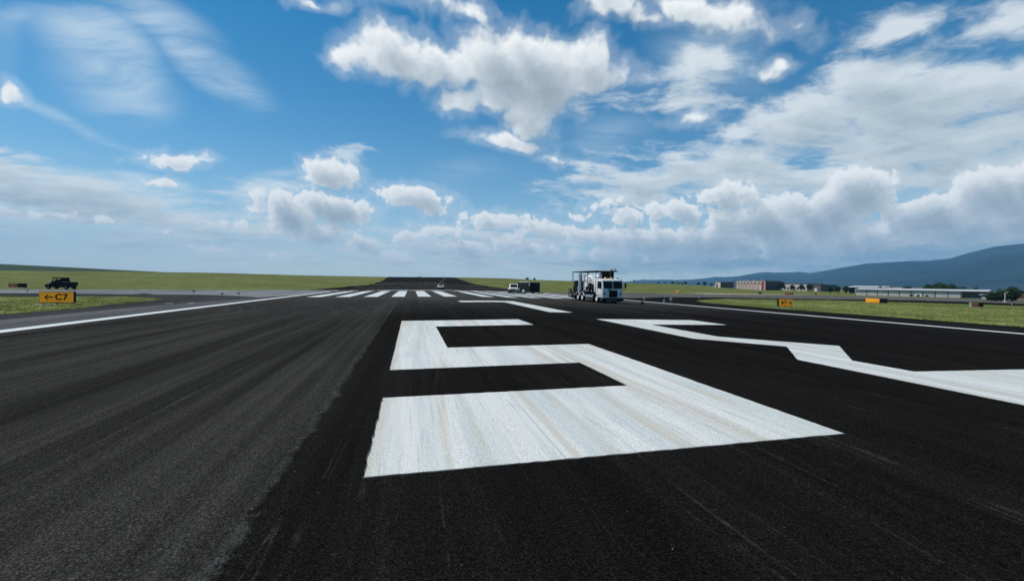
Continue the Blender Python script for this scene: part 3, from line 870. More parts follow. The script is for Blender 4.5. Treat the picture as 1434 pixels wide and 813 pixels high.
# ------------------------------------------------------------------ the striping truck
def striping_truck():
    g = ground(14.23, 45)
    t = empty('striping_truck', (14.23, 41.0, g+0.012), 'big white cab-over paint striping truck with domed white tank and black pipe rack', 'truck', R(0.5))
    cab = MB().prism([(0.0, .62), (-0.02, 1.75), (0.11, 2.62), (0.30, 2.76), (1.80, 2.80), (1.86, 2.70), (1.86, .95), (1.60, .95), (1.45, .62)], -1.23, 1.23, 'x', 0.05).build('cab', WHITE, t)
    # wind screen: two raked panes with a black seal
    def pane(x0, x1, z0, z1, dy, th):
        def fy(z): return -0.02+(z-1.75)/(2.62-1.75)*0.13
        b = MB(); p = []
        for (x, z) in ((x0, z0), (x1, z0), (x1, z1), (x0, z1)): p.append((x, fy(z)-dy, z))
        A = [b.bm.verts.new(q) for q in p]; B = [b.bm.verts.new((q[0], q[1]+th, q[2])) for q in p]
        b.bm.faces.new(A); b.bm.faces.new(B[::-1])
        for i in range(4): b.bm.faces.new((A[i], A[(i+1) % 4], B[(i+1) % 4], B[i]))
        bmesh.ops.recalc_face_normals(b.bm, faces=b.bm.faces[:])
        return b
    for x0, x1 in ((-1.13, -.045), (.045, 1.13)):
        s = pane(x0, x1, 1.70, 2.50, 0.022, 0.05).build('windscreen_seal', BLACK, cab, False)
        pane(x0+.05, x1-.05, 1.75, 2.45, 0.030, 0.02).build('windscreen', GLASS, s, False)
    for s in (-1, 1):
        dr = MB().prism([(.22, 1.0), (.20, 1.62), (.30, 2.56), (1.42, 2.58), (1.45, 1.0)], s*1.232, s*1.252, 'x').build('door', WHITE, cab, False)
        MB().prism([(.30, 1.68), (.38, 2.48), (1.34, 2.50), (1.36, 1.68)], s*1.250, s*1.262, 'x').build('side_window', GLASS, dr, False)
        MB().box(s*1.252-.012, s*1.252+.03, 1.20, 1.36, 1.50, 1.54, .006).build('handle', BLACK, dr)
        mr = MB().tube([(s*1.20, .10, 2.50), (s*1.52, -.05, 2.46), (s*1.52, -.05, 1.62), (s*1.20, .08, 1.58)], .018)
        mr = mr.build('mirror', BLACK, cab)
        MB().box(s*1.52-.11, s*1.52+.11, -.10, -.02, 1.78, 2.34, .03).build('mirror_head', BLACK, mr)
        MB().box(s*1.15-.11, s*1.15+.11, .20, .62, .40, .46, .01).box(s*1.15-.11, s*1.15+.11, .35, 1.0, .64, .70, .01).build('step', GREY, t)
        hl = MB().box(s*.98-.19, s*.98+.19, -.035, .05, 1.00, 1.22, .015).build('headlight', BLACK, cab)
        MB().cyl((s*.98-.09, -.02, 1.11), (s*.98-.09, -.05, 1.11), .075, seg=16).cyl((s*.98+.09, -.02, 1.11), (s*.98+.09, -.05, 1.11), .075, seg=16).build('lens', LENS, hl)
        MB().box(s*.99-.10, s*.99+.10, -.035, .04, 1.27, 1.33, .01).build('indicator', AMBER, cab)
    gr = MB().box(-.46, .56, -.05, .06, .70, 1.50, .03).build('grille', BLACK, cab)
    sl = MB()
    for k in range(6): sl.box(-.40, .50, -.065, -.04, .80+k*.11, .835+k*.11)
    sl.build('slats', BLACK, gr)
    MB().box(-.62, -.22, -.04, .0, 1.40, 1.63, .01).build('emblem', TEAL, cab)
    MB().box(-.55, .60, -.033, .0, 1.655, 1.70, .005).build('wiper_panel', BLACK, cab)
    for a, b in (((-.15, -.05, 1.70), (-.75, .0, 2.12)), ((.85, -.05, 1.70), (.30, .0, 2.12))): MB().cyl(a, b, .014, seg=6).build('wiper', BLACK, cab)
    MB().box(-1.27, 1.27, -.22, .16, .30, .62, .05).build('bumper', BLACK, t)
    MB().box(-1.15, 1.15, .12, .60, .22, .60).build('valance', BLACK, t)
    MB().box(-.85, .30, -.225, -.20, .36, .44, .004).build('bumper_stripe', GREY, t)
    # roof kit
    for x in (-.68, .06):
        bc = MB().lathe([(.16, 0), (.17, .03), (.15, .05), (.14, .13), (.10, .19), (.03, .21)], (x, .55, 2.77), 16).build('beacon', AMBER, t)
    MB().lathe([(.10, 0), (.10, .06), (.05, .08)], (-.30, .5, 2.77), 14).build('beacon_base', WHITE, t)
    ant = MB().tube([(.02, .75, 2.78), (.03, .75, 3.80)], .022).build('antenna', GREY, t)
    MB().ball((.03, .75, 3.86), .10, 14, .85).build('antenna_dome', LENS, ant)
    MB().tube([(-1.12, .9, 2.78), (-1.12, .9, 3.36), (-.52, .9, 3.36), (-.52, .9, 2.95)], .024).build('roof_hoop', BLACK, t)
    MB().box(.75, .90, .4, .6, 2.79, 2.93, .02).build('roof_horn', BLACK, t)
    # frame and wheels
    MB().box(-.48, -.36, .6, 10.2, .78, 1.06, .01).box(.36, .48, .6, 10.2, .78, 1.06, .01).box(-.36, .36, 5.2, 5.4, .80, 1.0).box(-.36, .36, 8.3, 8.5, .80, 1.0).build('chassis', BLACK, t)
    for s in (-1, 1):
        wheel('wheel', t, (s*1.04, 1.72, .53), .53, .32)
        for y in (5.95, 7.35):
            wheel('wheel', t, (s*1.08, y, .53), .53, .30); 
        fd = MB()
        for y in (5.95, 7.35):
            prof = [(y+.66*math.cos(R(a)), .56+.66*math.sin(R(a))) for a in range(15, 166, 15)]
            outer = prof+[(y+.61*math.cos(R(a)), .56+.61*math.sin(R(a))) for a in range(165, 14, -15)]
            fd.prism(outer, s*.88, s*1.28, 'x')
        fd.build('fender', WHITE, t)
        MB().box(s*1.08-.26, s*1.08+.26, 8.10, 8.13, .18, 1.0).build('mud_flap', RUBBER, t)
    for y in (1.72, 5.95, 7.35): MB().cyl((-.8, y, .53), (.8, y, .53), .10).ball((0, y, .53), .24).build('axle', BLACK, t)
    ft = MB().lathe([(.02, 0), (.26, .0), (.31, .05), (.31, 2.0), (.26, 2.05), (.02, 2.05)], (-.98, 2.75, .66), 24, 'y').build('fuel_tank', CHROME, t)
    for y in (3.2, 4.2): MB().lathe([(.318, 0), (.318, .07)], (-.98, y, .66), 24, 'y').build('strap', BLACK, ft)
    MB().lathe([(.02, 0), (.26, .0), (.30, .05), (.30, 1.7), (.26, 1.75), (.02, 1.75)], (.98, 2.75, .66), 24, 'y').build('fuel_tank', CHROME, t)
    # deck with pumps and hoses
    MB().box(-1.2, 1.2, 2.25, 9.3, 1.06, 1.22, .01).build('deck', BLACK, t)
    pu = MB().box(-1.18, -.98, 2.55, 3.35, 1.22, 2.2, .04).box(-1.18, -1.0, 3.45, 4.3, 1.22, 2.3, .05).box(-1.18, -1.0, 4.4, 5.0, 1.22, 1.85, .04).box(.5, 1.18, 2.5, 5.5, 1.22, 1.9, .04)
    pu.cyl((-1.19, 3.9, 1.6), (-1.25, 3.9, 1.6), .17).cyl((-1.18, 2.95, 1.6), (-1.26, 2.95, 1.6), .12)
    pu.build('pump_unit', BLACK, t)
    MB().cyl((-1.18, 4.05, 1.42), (-1.30, 4.05, 1.42), .09).build('gauge', LENS, t)
    MB().box(-1.24, -1.17, 3.0, 3.2, 1.30, 1.42).build('gauge', LENS, t)
    MB().box(-1.24, -1.17, 4.6, 4.9, 1.30, 1.40).build('gauge', LENS, t)
    hs = MB()
    rn = random.Random(3)
    for k in range(9):
        y0 = 2.7+k*.62
        hs.tube([(-1.1, y0, 1.5), (-1.27, y0+.2, 1.25), (-1.24, y0+.6, 1.02+rn.uniform(-.1, .1)), (-1.0, y0+1.0, .95)], .028, 6)
    hs.build('hose', BLACK, t)
    # two domed white bead tanks
    for (y, r, h) in ((3.75, .90, 2.02), (5.58, .88, 1.98)):
        tk = MB().lathe([(.05, -.10), (r*.75, -.04), (r, .14), (r, h*.72), (r*.94, h*.86), (r*.70, h*.96), (r*.32, h*1.02), (.05, h*1.03)], (-.12, y, 1.30), 32).build('bead_tank', WHITE, t)
        MB().lathe([(.20, 0), (.20, .09), (.16, .12), (.02, .12)], (-.12, y, 1.30+h*1.02), 18).build('lid', SILVER, tk)
        for z in (1.75, 2.45): MB().lathe([(r+.010, 0), (r+.010, .05)], (-.12, y, z), 32).build('tank_band', GREY, tk)
        MB().box(-1.03, -.95, y-.12, y+.12, 2.52, 2.74, .02).build('decal_panel', BLACK, tk)
    MB().tube([(-1.12, 4.66, 1.3), (-1.12, 4.66, 3.6)], .04).build('pipe', BLACK, t)
    MB().tube([(-1.18, 6.5, 1.3), (-1.18, 6.5, 3.2)], .03).build('pipe', BLACK, t)
    # air stack behind the cab
    MB().prism([(2.02, 1.22), (2.02, 2.55), (2.10, 2.85), (2.24, 2.95), (2.42, 2.95), (2.48, 2.85), (2.46, 1.6), (2.36, 1.22)], -1.22, -.92, 'x', .03).build('air_stack', WHITE, t)
    # silver upright tubes
    for (x, y, r, z1) in ((-1.06, 7.15, .19, 3.62), (-1.08, 6.62, .10, 3.55), (-.2, 7.6, .16, 3.4)):
        MB().lathe([(r*.6, 0), (r, .04), (r, z1-1.30), (r*.6, z1-1.26)], (x, y, 1.22), 20).build('upright_tube', SILVER, t)
    # rear machinery
    rm = MB().box(-1.15, 1.15, 7.95, 9.2, 1.22, 2.05, .05).box(-1.1, -.2, 8.05, 9.0, 2.05, 2.62, .06).box(.1, 1.1, 8.2, 9.1, 2.05, 2.4, .05).box(-.9, .9, 8.2, 9.3, .55, 1.05, .04)
    rm.build('rear_compressor', BLACK, t)
    MB().lathe([(.13, 0), (.13, .55), (.10, .62)], (-1.02, 7.75, 1.22), 16).build('filter', GREY, t)
    # pipe rack overhead
    rk = MB()
    for s in (-1.12, 1.12):
        rk.tube([(s, 2.1, 3.70), (s, 9.45, 3.74)], .055); rk.tube([(s, 9.45, 3.82), (s, 9.45, 2.62), (s, 8.7, 2.15), (s, 8.7, 1.22)], .05)
        rk.tube([(s, 6.4, 1.22), (s, 6.4, 3.72)], .035)
        rk.tube([(s, 2.15, 1.22), (s, 2.15, 3.72)], .045)
    for y in (2.1, 4.4, 6.4, 7.9, 9.45): rk.tube([(-1.12, y, 3.72), (1.12, y, 3.72)], .04)
    rk.tube([(.6, 2.1, 3.72), (.6, .2, 3.66)], .07); rk.tube([(.35, .3, 3.55), (.38, .3, 3.98)], .05)
    rk.build('pipe_rack', BLACK, t)
    hp = MB().box(-.30, 1.10, 2.05, 2.75, 2.85, 3.66, .05)
    for k in range(5): hp.box(-.25, 1.0, 2.03, 2.06, 2.95+k*.13, 3.01+k*.13)
    hp.build('heater_box', BLACK, t)
    MB().cyl((.95, 2.3, 3.66), (.95, 2.3, 4.0), .07).build('exhaust', GREY, t)
    MB().box(-.75, -.45, 2.0, 2.2, 2.85, 3.4, .03).build('louvre', SILVER, t)
    # rear step frame with striping guns
    fr = MB()
    for z in (.48, 1.0, 1.52):
        fr.tube([(-1.22, 9.5, z), (-1.22, 10.65, z), (1.22, 10.65, z), (1.22, 9.5, z)], .035)
    for x in (-1.22, 1.22):
        for y in (9.5, 10.1, 10.65): fr.tube([(x, y, .45), (x, y, 1.54)], .035)
    fr.box(-1.2, 1.2, 9.4, 10.6, .46, .52)
    fr.build('rear_step', BLACK, t)
    MB().box(-1.22, -.95, 9.5, 10.0, .55, .95, .03).build('tool_box', GREY, t)
    MB().box(-1.22, -1.0, 10.12, 10.5, 1.05, 1.40, .03).build('tool_box', GREY, t)
    sg = MB().box(-1.3, -.7, 8.9, 9.4, .30, .62, .03).tube([(-1.2, 9.1, .3), (-1.2, 9.1, .10)], .05)
    sg.build('spray_gun_carriage', BLACK, t)
striping_truck()

# ------------------------------------------------------------------ pickup
def pickup():
    x, y = 12.6, 83.9
    t = empty('pickup_truck', (x, y, ground(x, y)+.02), 'white pickup truck parked on the threshold stripes beside a dark box trailer', 'pickup', R(-19))
    b = MB().prism([(0, .55), (-.02, 1.02), (.10, 1.12), (1.25, 1.20), (1.35, 1.20), (3.2, 1.16), (5.6, 1.16), (5.65, .60), (5.5, .52), (.1, .50)], -1.0, 1.0, 'x', .05).build('body', WHITE, t)
    cabp = [(1.28, 1.18), (1.95, 1.90), (2.2, 1.95), (3.15, 1.95), (3.4, 1.85), (3.55, 1.16)]
    c = MB().prism(cabp, -.86, .86, 'x', .05).build('cab', WHITE, t)
    w = MB(); A = [(-.76, 1.33, 1.26), (.76, 1.33, 1.26), (.68, 1.88, 1.86), (-.68, 1.88, 1.86)]
    n = Vector((0, -.75, .66))*.03
    w.quad(*[Vector(q)+n for q in A]).build('windscreen', GLASS, c, False)
    for s in (-1, 1):
        MB().prism([(1.52, 1.24), (2.02, 1.84), (3.1, 1.86), (3.3, 1.24)], s*.862, s*.872, 'x').build('side_window', GLASS, c, False)
        m_ = MB().box(s*1.08-.10, s*1.08+.10, 1.42, 1.50, 1.20, 1.50, .03).box(s*.98-.10, s*.98+.06, 1.44, 1.48, 1.22, 1.28).build('mirror', BLACK, b)
        MB().box(s*.78-.18, s*.78+.18, -.045, .03, .86, 1.02, .02).build('headlight', LENS, b)
        for yy in (.95, 4.45): wheel('wheel', t, (s*.88, yy, .40), .40, .26, rim=GREY)
    MB().box(-.56, .56, -.05, .02, .74, 1.02, .02).build('grille', GREY, b)
    MB().box(-.98, .98, -.12, .05, .40, .70, .05).build('bumper', BLACK, b)
    MB().box(-.88, .88, 3.62, 5.52, 1.165, 1.175).build('bed_liner', BLACK, b)
    MB().box(-.92, .92, .1, 5.5, .36, .52).build('chassis', BLACK, t)
pickup()

# ------------------------------------------------------------------ dark box trailer
def trailer():
    t = empty('box_trailer', (18.6, 88.3, ground(18.6, 88.3)+.02), 'tall dark green box trailer with white roof rim behind the pickup', 'trailer', R(12))
    W_, L_, z0, z1 = 1.28, 6.2, .30, 2.42
    b = MB().box(-W_, W_, 0, L_, z0, z1, .03).build('body', DGREEN, t)
    d = MB().box(-W_+.06, -.01, -.03, .01, z0+.06, z1-.08, .008).build('rear_door', BLACK, b)
    d2 = MB().box(.01, W_-.06, -.03, .01, z0+.06, z1-.08, .008).build('rear_door', BLACK, b)
    for q, x in ((d, -.22), (d2, .22)):
        MB().cyl((x, -.05, z0+.1), (x, -.05, z1-.12), .02).box(x-.04, x+.12, -.075, -.05, 1.15, 1.2).build('lock_bar', BLACK, q)
    for k in range(9):
        for s in (-1, 1): MB().box(s*(W_+.015)-.015, s*(W_+.015)+.015, .3+k*.68, .36+k*.68, z0+.05, z1-.1).build('side_rib', DGREEN, b)
    MB().box(-W_-.02, W_+.02, -.02, L_, z1, z1+.07, .01).build('roof_rim', mat('dull roof sheet', (0.42, .41, .37), .6), b)
    MB().box(-W_-.035, -W_, .06, .22, 1.72, 2.25).build('corner_plate', WHITE, b)
    for k, (yy, ww) in enumerate(((5.2, .5), (4.0, .7), (2.2, .9))): MB().box(-1.0, -.3, yy, yy+ww, z1+.07, z1+.17, .03).build('roof_vent', WHITE, b)
    for s in (-1, 1):
        for yy in (2.6, 3.5): wheel('wheel', t, (s*1.12, yy, .32), .32, .2, rim=GREY)
    MB().box(-.06, .06, L_, L_+1.3, .34, .44).build('drawbar', BLACK, t)
trailer()

# ------------------------------------------------------------------ small machines on the pavement
def line_striper():
    x, y = 13.7, 78.4
    t = empty('line_striper', (x, y, ground(x, y)+.02), 'small walk-behind paint striping machine with white tank in front of the dark trailer', 'paint machine', R(15))
    MB().box(-.32, .32, 0, 1.0, .26, .40, .02).build('frame', BLACK, t)
    MB().lathe([(.05, 0), (.25, .02), (.27, .1), (.27, .34), (.20, .42), (.05, .44)], (0, .42, .40), 18).build('paint_tank', WHITE, t)
    MB().box(-.22, .26, .68, 1.0, .40, .66, .03).build('engine', BLACK, t)
    MB().tube([(-.28, .95, .40), (-.30, 1.35, .95), (.30, 1.35, .95), (.28, .95, .40)], .022).build('handlebar', BLACK, t)
    for s in (-1, 1):
        wheel('wheel', t, (s*.40, .85, .2), .2, .09, rim=GREY)
    wheel('wheel', t, (0, .02, .16), .16, .08, rim=GREY)
    MB().tube([(-.30, .3, .34), (-.55, .3, .34), (-.55, .3, .12)], .025).build('spray_gun', BLACK, t)
line_striper()

def boom_cart():
    x, y = -.45, 111.0
    t = empty('boom_cart', (x, y, ground(x, y)+.02), 'small white vehicle beyond the threshold stripes with a long pale boom slanting up', 'cart', R(-8))
    b = MB().prism([(0, .35), (.02, .62), (.35, .72), (.62, 1.08), (1.25, 1.10), (1.5, .70), (2.3, .66), (2.32, .35)], -.72, .72, 'x', .06).build('body', WHITE, t)
    w = MB().quad((-.6, .40, .76), (.6, .40, .76), (.52, .615, 1.03), (-.52, .615, 1.03)).build('windscreen', GLASS, b, False)
    for v in w.data.vertices: v.co += Vector((0, -.06, .03))
    MB().box(-.74, .74, -.08, .08, .22, .42, .03).build('bumper', BLACK, b)
    for s in (-1, 1):
        for yy in (.5, 1.85): wheel('wheel', t, (s*.66, yy, .24), .24, .16, rim=GREY)
    MB().tube([(-1.25, .3, .5), (1.25, .3, 3.02)], .055).box(-1.35, -1.1, .2, .4, .25, .58, .02).tube([(-1.1, .3, .4), (-.6, .3, .4)], .04).build('boom', TAN, t)
boom_cart()

def utility_vehicle():
    x, y = -59.7, 75.6
    t = empty('utility_vehicle', (x, y, ground(x, y)+.02), 'black crew utility vehicle with pale bonnet and open cargo bed parked by the left taxiway', 'utility vehicle', R(-13))
    t.scale = (.79, .85, .89)
    # length along local x, nose to -x
    b = MB().prism([(-2.35, .36), (-2.35, .74), (-2.2, .86), (-1.02, 1.26), (-.80, 1.22), (.86, 1.16), (.90, .36)], -.78, .78, 'y', .04).build('body', BLACK, t)
    MB().prism([(-2.26, .76), (-2.2, .91), (-1.02, 1.32), (-1.0, 1.14)], -.80, .80, 'y', .005).build('bonnet', mat('pale bonnet', (.62, .58, .50), .45), t)
    f = MB()
    for s in (-.72, .72):
        f.tube([(-1.0, s, 1.2), (-.74, s, 1.86), (.66, s, 1.88), (.88, s, 1.1)], .06)
        f.tube([(-.08, s, 1.1), (-.06, s, 1.87)], .055)
    f.tube([(-.74, -.72, 1.86), (-.74, .72, 1.86)], .05); f.tube([(.66, -.72, 1.88), (.66, .72, 1.88)], .05)
    f.build('roll_cage', BLACK, t)
    MB().box(-.92, .76, -.78, .78, 1.84, 2.0, .04).build('roof', BLACK, t)
    for xx in (-.55, .22):
        MB().box(xx-.02, xx+.45, -.65, .65, 1.1, 1.26, .04).box(xx+.36, xx+.46, -.62, .62, 1.2, 1.66, .05).build('seat', BLACK, t)
    MB().lathe([(.16, -.015), (.19, 0), (.16, .015)], (-.70, -.32, 1.42), 14, 'x').build('steering_wheel', BLACK, t)
    for s in (-.745, .745):
        MB().prism([(-.95, 1.05), (-.90, 1.36), (-.10, 1.40), (-.10, 1.05)], s-.02, s+.02, 'y').build('door', BLACK, t, False)
        MB().prism([(-.06, 1.05), (-.06, 1.40), (.70, 1.42), (.84, 1.05)], s-.02, s+.02, 'y').build('door', BLACK, t, False)
    MB().prism([(.66, 1.1), (.60, 1.84), (.64, 1.84), (.72, 1.1)], -.72, .72, 'y').build('rear_panel', BLACK, t, False)
    bed = MB().box(.95, 2.38, -.78, .78, .64, .82).box(.95, 2.38, -.78, -.73, .82, 1.22).box(.95, 2.38, .73, .78, .82, 1.22).box(2.33, 2.38, -.73, .73, .82, 1.22).build('cargo_bed', BLACK, t)
    MB().box(0.95, 2.38, -.785, -.725, 1.22, 1.26).build('bed_rail', BARE, bed)
    MB().box(0.95, 2.38, .725, .785, 1.22, 1.26).build('bed_rail', BARE, bed)
    MB().box(-2.2, 2.2, -.6, .6, .32, .74).build('chassis', BLACK, t)
    MB().box(-1.72, -1.50, -.80, -.76, .80, .90, .01).build('side_badge', LENS, t)
    MB().tube([(1.15, -.72, 1.1), (1.22, -.72, 1.62)], .012).build('whip_aerial', BLACK, t)
    for s in (-1, 1):
        for xx in (-1.65, 1.72): wheel('wheel', t, (xx, s*.70, .37), .37, .24, 'y', rim=GREY)
        MB().box(-2.37, -2.30, s*.5-.12, s*.5+.12, .62, .74, .02).build('headlight', LENS, t)
utility_vehicle()

# ------------------------------------------------------------------ airfield signs
def text_mesh(txt, size, m, parent, loc, rot, name='legend', bold=0.022):
    cu = bpy.data.curves.new('legend_curve', 'FONT')
    cu.body = txt; cu.size = size; cu.align_x = 'CENTER'; cu.align_y = 'CENTER'; cu.extrude = 0.004; cu.offset = bold; cu.space_character = 1.12
    tmp = bpy.data.objects.new('legend_tmp', cu); COL.objects.link(tmp)
    dg = bpy.context.evaluated_depsgraph_get()
    me = bpy.data.meshes.new_from_object(tmp.evaluated_get(dg))
    bpy.data.objects.remove(tmp); bpy.data.curves.remove(cu)
    me.materials.clear(); me.materials.append(m)
    o = bpy.data.objects.new(name, me); COL.objects.link(o)
    o.parent = parent; o.location = loc; o.rotation_euler = rot
    return o

def arrow(parent, cx, cz, L, m, y, direction):
    d = direction; h = .16
    b = MB(); t_ = .05
    b.box(cx-L/2, cx+L/2, y-.006, y, cz-t_, cz+t_)
    tip = cx+d*L/2
    for s in (-1, 1):
        p = [(tip+d*.02, cz), (tip-d*.20, cz+s*.20), (tip-d*.13, cz+s*.235), (tip+d*.09, cz)]
        b.prism([(q[0], q[1]) for q in p], y-.012, y-.0065, 'y')
    return b.build('arrow', m, parent, False)

def sign(loc, rz, label, w, h, panels, depth=.26, lift=.16, texts=(), arrows=(), house=SIGNBLACK, side=None, slab=True):
    """panels: (x0, x1, material) fractions; front face towards local -y"""
    x, y = loc
    t = empty('airfield_sign', (x, y, ground(x, y)), label, 'sign', rz, 'lighted airfield guidance signs')
    MB().box(-w/2, w/2, 0, depth, lift, lift+h, .012).build('housing', house, t)
    for (a, b, m) in panels:
        MB().box(-w/2+a*w+.03, -w/2+b*w-.03, -.012, .006, lift+.035, lift+h-.035, .004).build('face_panel', m, t)
    n = max(2, int(w/.9)+1)
    for k in range(n):
        xx = -w/2+.2+k*(w-.4)/(n-1)
        MB().cyl((xx, depth/2, -.02), (xx, depth/2, lift+.005), .04, seg=10).cyl((xx, depth/2, .0), (xx, depth/2, .03), .09, seg=12).build('leg', GREY, t)
    if slab: MB().box(-w/2-.25, w/2+.25, -.3, depth+.3, -.10, .018, .01).build('base_slab', CONC, t)
    for (s, cx, size, m) in texts:
        text_mesh(s, size, m, t, (cx, -.0165, lift+h/2), (R(90), 0, 0))
    for (cx, L, m, d) in arrows: arrow(t, cx, lift+h/2, L, m, -.0125, d)
    if side: MB().box(*side[0]).build('end_plate', side[1], t)
    return t
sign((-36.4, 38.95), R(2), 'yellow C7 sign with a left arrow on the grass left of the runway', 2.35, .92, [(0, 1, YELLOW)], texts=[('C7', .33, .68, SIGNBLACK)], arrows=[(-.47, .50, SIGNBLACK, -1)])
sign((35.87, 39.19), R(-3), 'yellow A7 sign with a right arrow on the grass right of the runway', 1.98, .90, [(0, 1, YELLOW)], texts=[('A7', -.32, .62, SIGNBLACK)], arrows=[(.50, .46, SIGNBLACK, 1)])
sign((-66.0, 76.7), R(-18), 'low orange and black sign beyond the left taxiway, behind the C7 sign', 2.75, .62, [(.05, .55, ORANGE), (.56, 1, SIGNBLACK)], lift=.08, side=((-1.44, -1.385, -.01, .24, .08, .70), BARE))
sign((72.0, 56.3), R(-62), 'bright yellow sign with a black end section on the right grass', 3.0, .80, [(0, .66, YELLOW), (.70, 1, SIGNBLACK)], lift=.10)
sign((75.97, 44.4), R(-25), 'small brown and black sign with a pale end at the far right', 1.45, .66, [(0, .62, ORANGE), (.64, 1, SIGNBLACK)], lift=.10, side=((-.90, -.73, -.02, .28, .06, .76), BARE))
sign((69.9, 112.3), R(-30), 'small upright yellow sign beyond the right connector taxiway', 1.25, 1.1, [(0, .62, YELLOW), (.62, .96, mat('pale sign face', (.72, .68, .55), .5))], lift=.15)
sign((114.7, 129.5), R(-40), 'small dark square sign on the far right verge, nearest the gravel', 1.15, .78, [(0, .75, mat('sign brown', (.07, .045, .035), .6)), (.78, 1, SIGNBLACK)], lift=.10)
sign((124.3, 126.4), R(-42), 'long low dark red sign on the far right verge', 2.6, .64, [(0, .97, SIGNRED)], lift=.10)
sign((138.7, 128.9), R(-45), 'tiny dark sign right of the dark red sign', .75, .58, [(0, 1, mat('sign dull olive', (.08, .07, .04), .6))], lift=.08)

# ------------------------------------------------------------------ lights, posts and the black cone
def edge_light(x, y, label, r=.13, h=.36, disc=False):
    t = empty('edge_light', (x, y, ground(x, y)+.006), label, 'runway light', 0, 'runway and taxiway edge lights')
    MB().lathe([(r*1.3, 0), (r*1.3, .02), (.03, .03)], (0, 0, 0), 14).build('base', GREY, t)
    MB().cyl((0, 0, .02), (0, 0, h*.62), .028, seg=8).build('stem', BARE, t)
    MB().lathe([(.05, 0), (r*.7, .02), (r*.75, h*.2), (r*.55, h*.33), (.02, h*.38)], (0, 0, h*.62), 14).build('lamp', LENS, t)
    if disc: MB().lathe([(.20, -.015), (.25, 0), (.20, .015), (.14, .0)], (0, 0, h+.02), 18, 'y').build('hoop', BARE, t)
    return t
edge_light(28.3, 58.8, 'small pale runway light just right of the striping truck')
edge_light(29.45, 53.15, 'round hooped runway light on the dark shoulder right of the edge line', .16, .40, True)
edge_light(49.5, 74.1, 'small light at the tip of the right grass island', .12, .32)
edge_light(106.0, 70.9, 'white taxiway light in front of the long grey hangar', .14, .22)
edge_light(101.8, 54.4, 'white taxiway light at the far right in front of the bushes', .14, .26)
def marker_post(x, y, h, label, head, r=.03):
    t = empty('marker_post', (x, y, ground(x, y)+.006), label, 'marker post', 0, 'taxiway marker posts')
    MB().cyl((0, 0, 0), (0, 0, h), r, seg=8).lathe([(.10, 0), (.10, .015), (.03, .02)], (0, 0, 0), 12).build('stem', GREY, t)
    if head == 'square': MB().box(-.15, .15, -.03, .03, h-.02, h+.16, .01).build('head', BLACK, t)
    if head == 'knob': MB().lathe([(.04, 0), (.14, .03), (.14, .13), (.05, .18)], (0, 0, h), 14).build('head', BLACK, t)
    if head == 'tag': MB().box(-.02, .16, -.01, .01, h-.12, h, .003).build('head', GREY, t)
marker_post(-38.7, 67.8, .46, 'thin square-topped post in the grey left taxiway, leftmost of the three posts', 'square')
marker_post(-33.6, 64.0, .18, 'short dark-headed post left of the white runway edge line, middle of three', 'square')
marker_post(-30.9, 62.2, .22, 'round black-headed post nearest the white stripes on the left', 'knob')
marker_post(-52.1, 58.6, .60, 'plain thin post beside the left taxiway, above the C7 sign', 'tag', .02)
marker_post(-14.4, 117.2, .50, 'white tipped post beyond the left threshold stripes', 'square', .05)
def whip_flag():
    t = empty('flag_whip', (26.73, 50.6, ground(26.73, 50.6)+.005), 'tall thin pale whip pole standing on the right white edge line', 'pole')
    MB().cyl((0, 0, .0), (0, 0, 2.15), .012, .008, seg=6).build('pole', BARE, t)
    MB().lathe([(.16, 0), (.16, .05), (.07, .10), (.06, .30), (.02, .34)], (0, 0, 0), 14).build('base', BARE, t)
whip_flag()
def cone():
    t = empty('weighted_bucket', (17.4, 40.1, ground(17.4, 40.1)+.012), 'small black bucket on the dark runway right of the striping truck', 'bucket', R(20))
    MB().lathe([(.105, 0), (.12, .01), (.16, .32), (.172, .325), (.172, .345), (.15, .34), (.11, .05), (.01, .04)], (0, 0, 0), 20).build('shell', BLACK, t)
    MB().tube([(.16*math.cos(R(a)), .05, .33+.15*math.sin(R(a))) for a in range(0, 181, 20)], .008, 6).build('bail', BLACK, t)
cone()

# ------------------------------------------------------------------ buildings across the field
def frame_from(p0, p1):
    d = Vector((p1[0]-p0[0], p1[1]-p0[1], 0))
    return math.atan2(d.y, d.x), d.length
STUCCO = mat('pale stucco', (.56, .49, .42), .9, var=.12, scale=.4, dirt=.1)
PINKISH = mat('pinkish block', (.40, .29, .24), .9, var=.15, scale=.5)
BROWN = mat('brown cladding', (.12, .085, .07), .8, var=.2, scale=.5)
BRICK = mat('red brick', (.20, .10, .07), .9, var=.25, scale=2.0)
DARKROOF = mat('dark roof', (.06, .055, .055), .8, var=.2)
ROOFW = mat('white sheet roof', (.40, .42, .42), .6, var=.08, scale=.5)
CORR = mat('grey corrugated steel', (.52, .50, .45), .6, var=.15, scale=.6, dirt=.12)
CORRD = mat('dark steel and wall shade', (.075, .075, .085), .6, var=.2, scale=.6)
RED = mat('red trim paint', (.28, .045, .03), .6, var=.15)
SHADEDDOOR = mat('painted opening shade', (.02, .02, .022), .8)  # near-black flat plates, the shade inside openings put in as colour
WINDOW = mat('window glass', (.03, .04, .05), .12, spec=.7)

def base(name, p0, p1, label, cat, group=None, dz=-.05):
    rz, L = frame_from(p0, p1)
    z = min(ground(*p0), ground(*p1))+dz
    return empty(name, (p0[0], p0[1], z), label, cat, rz, group), L

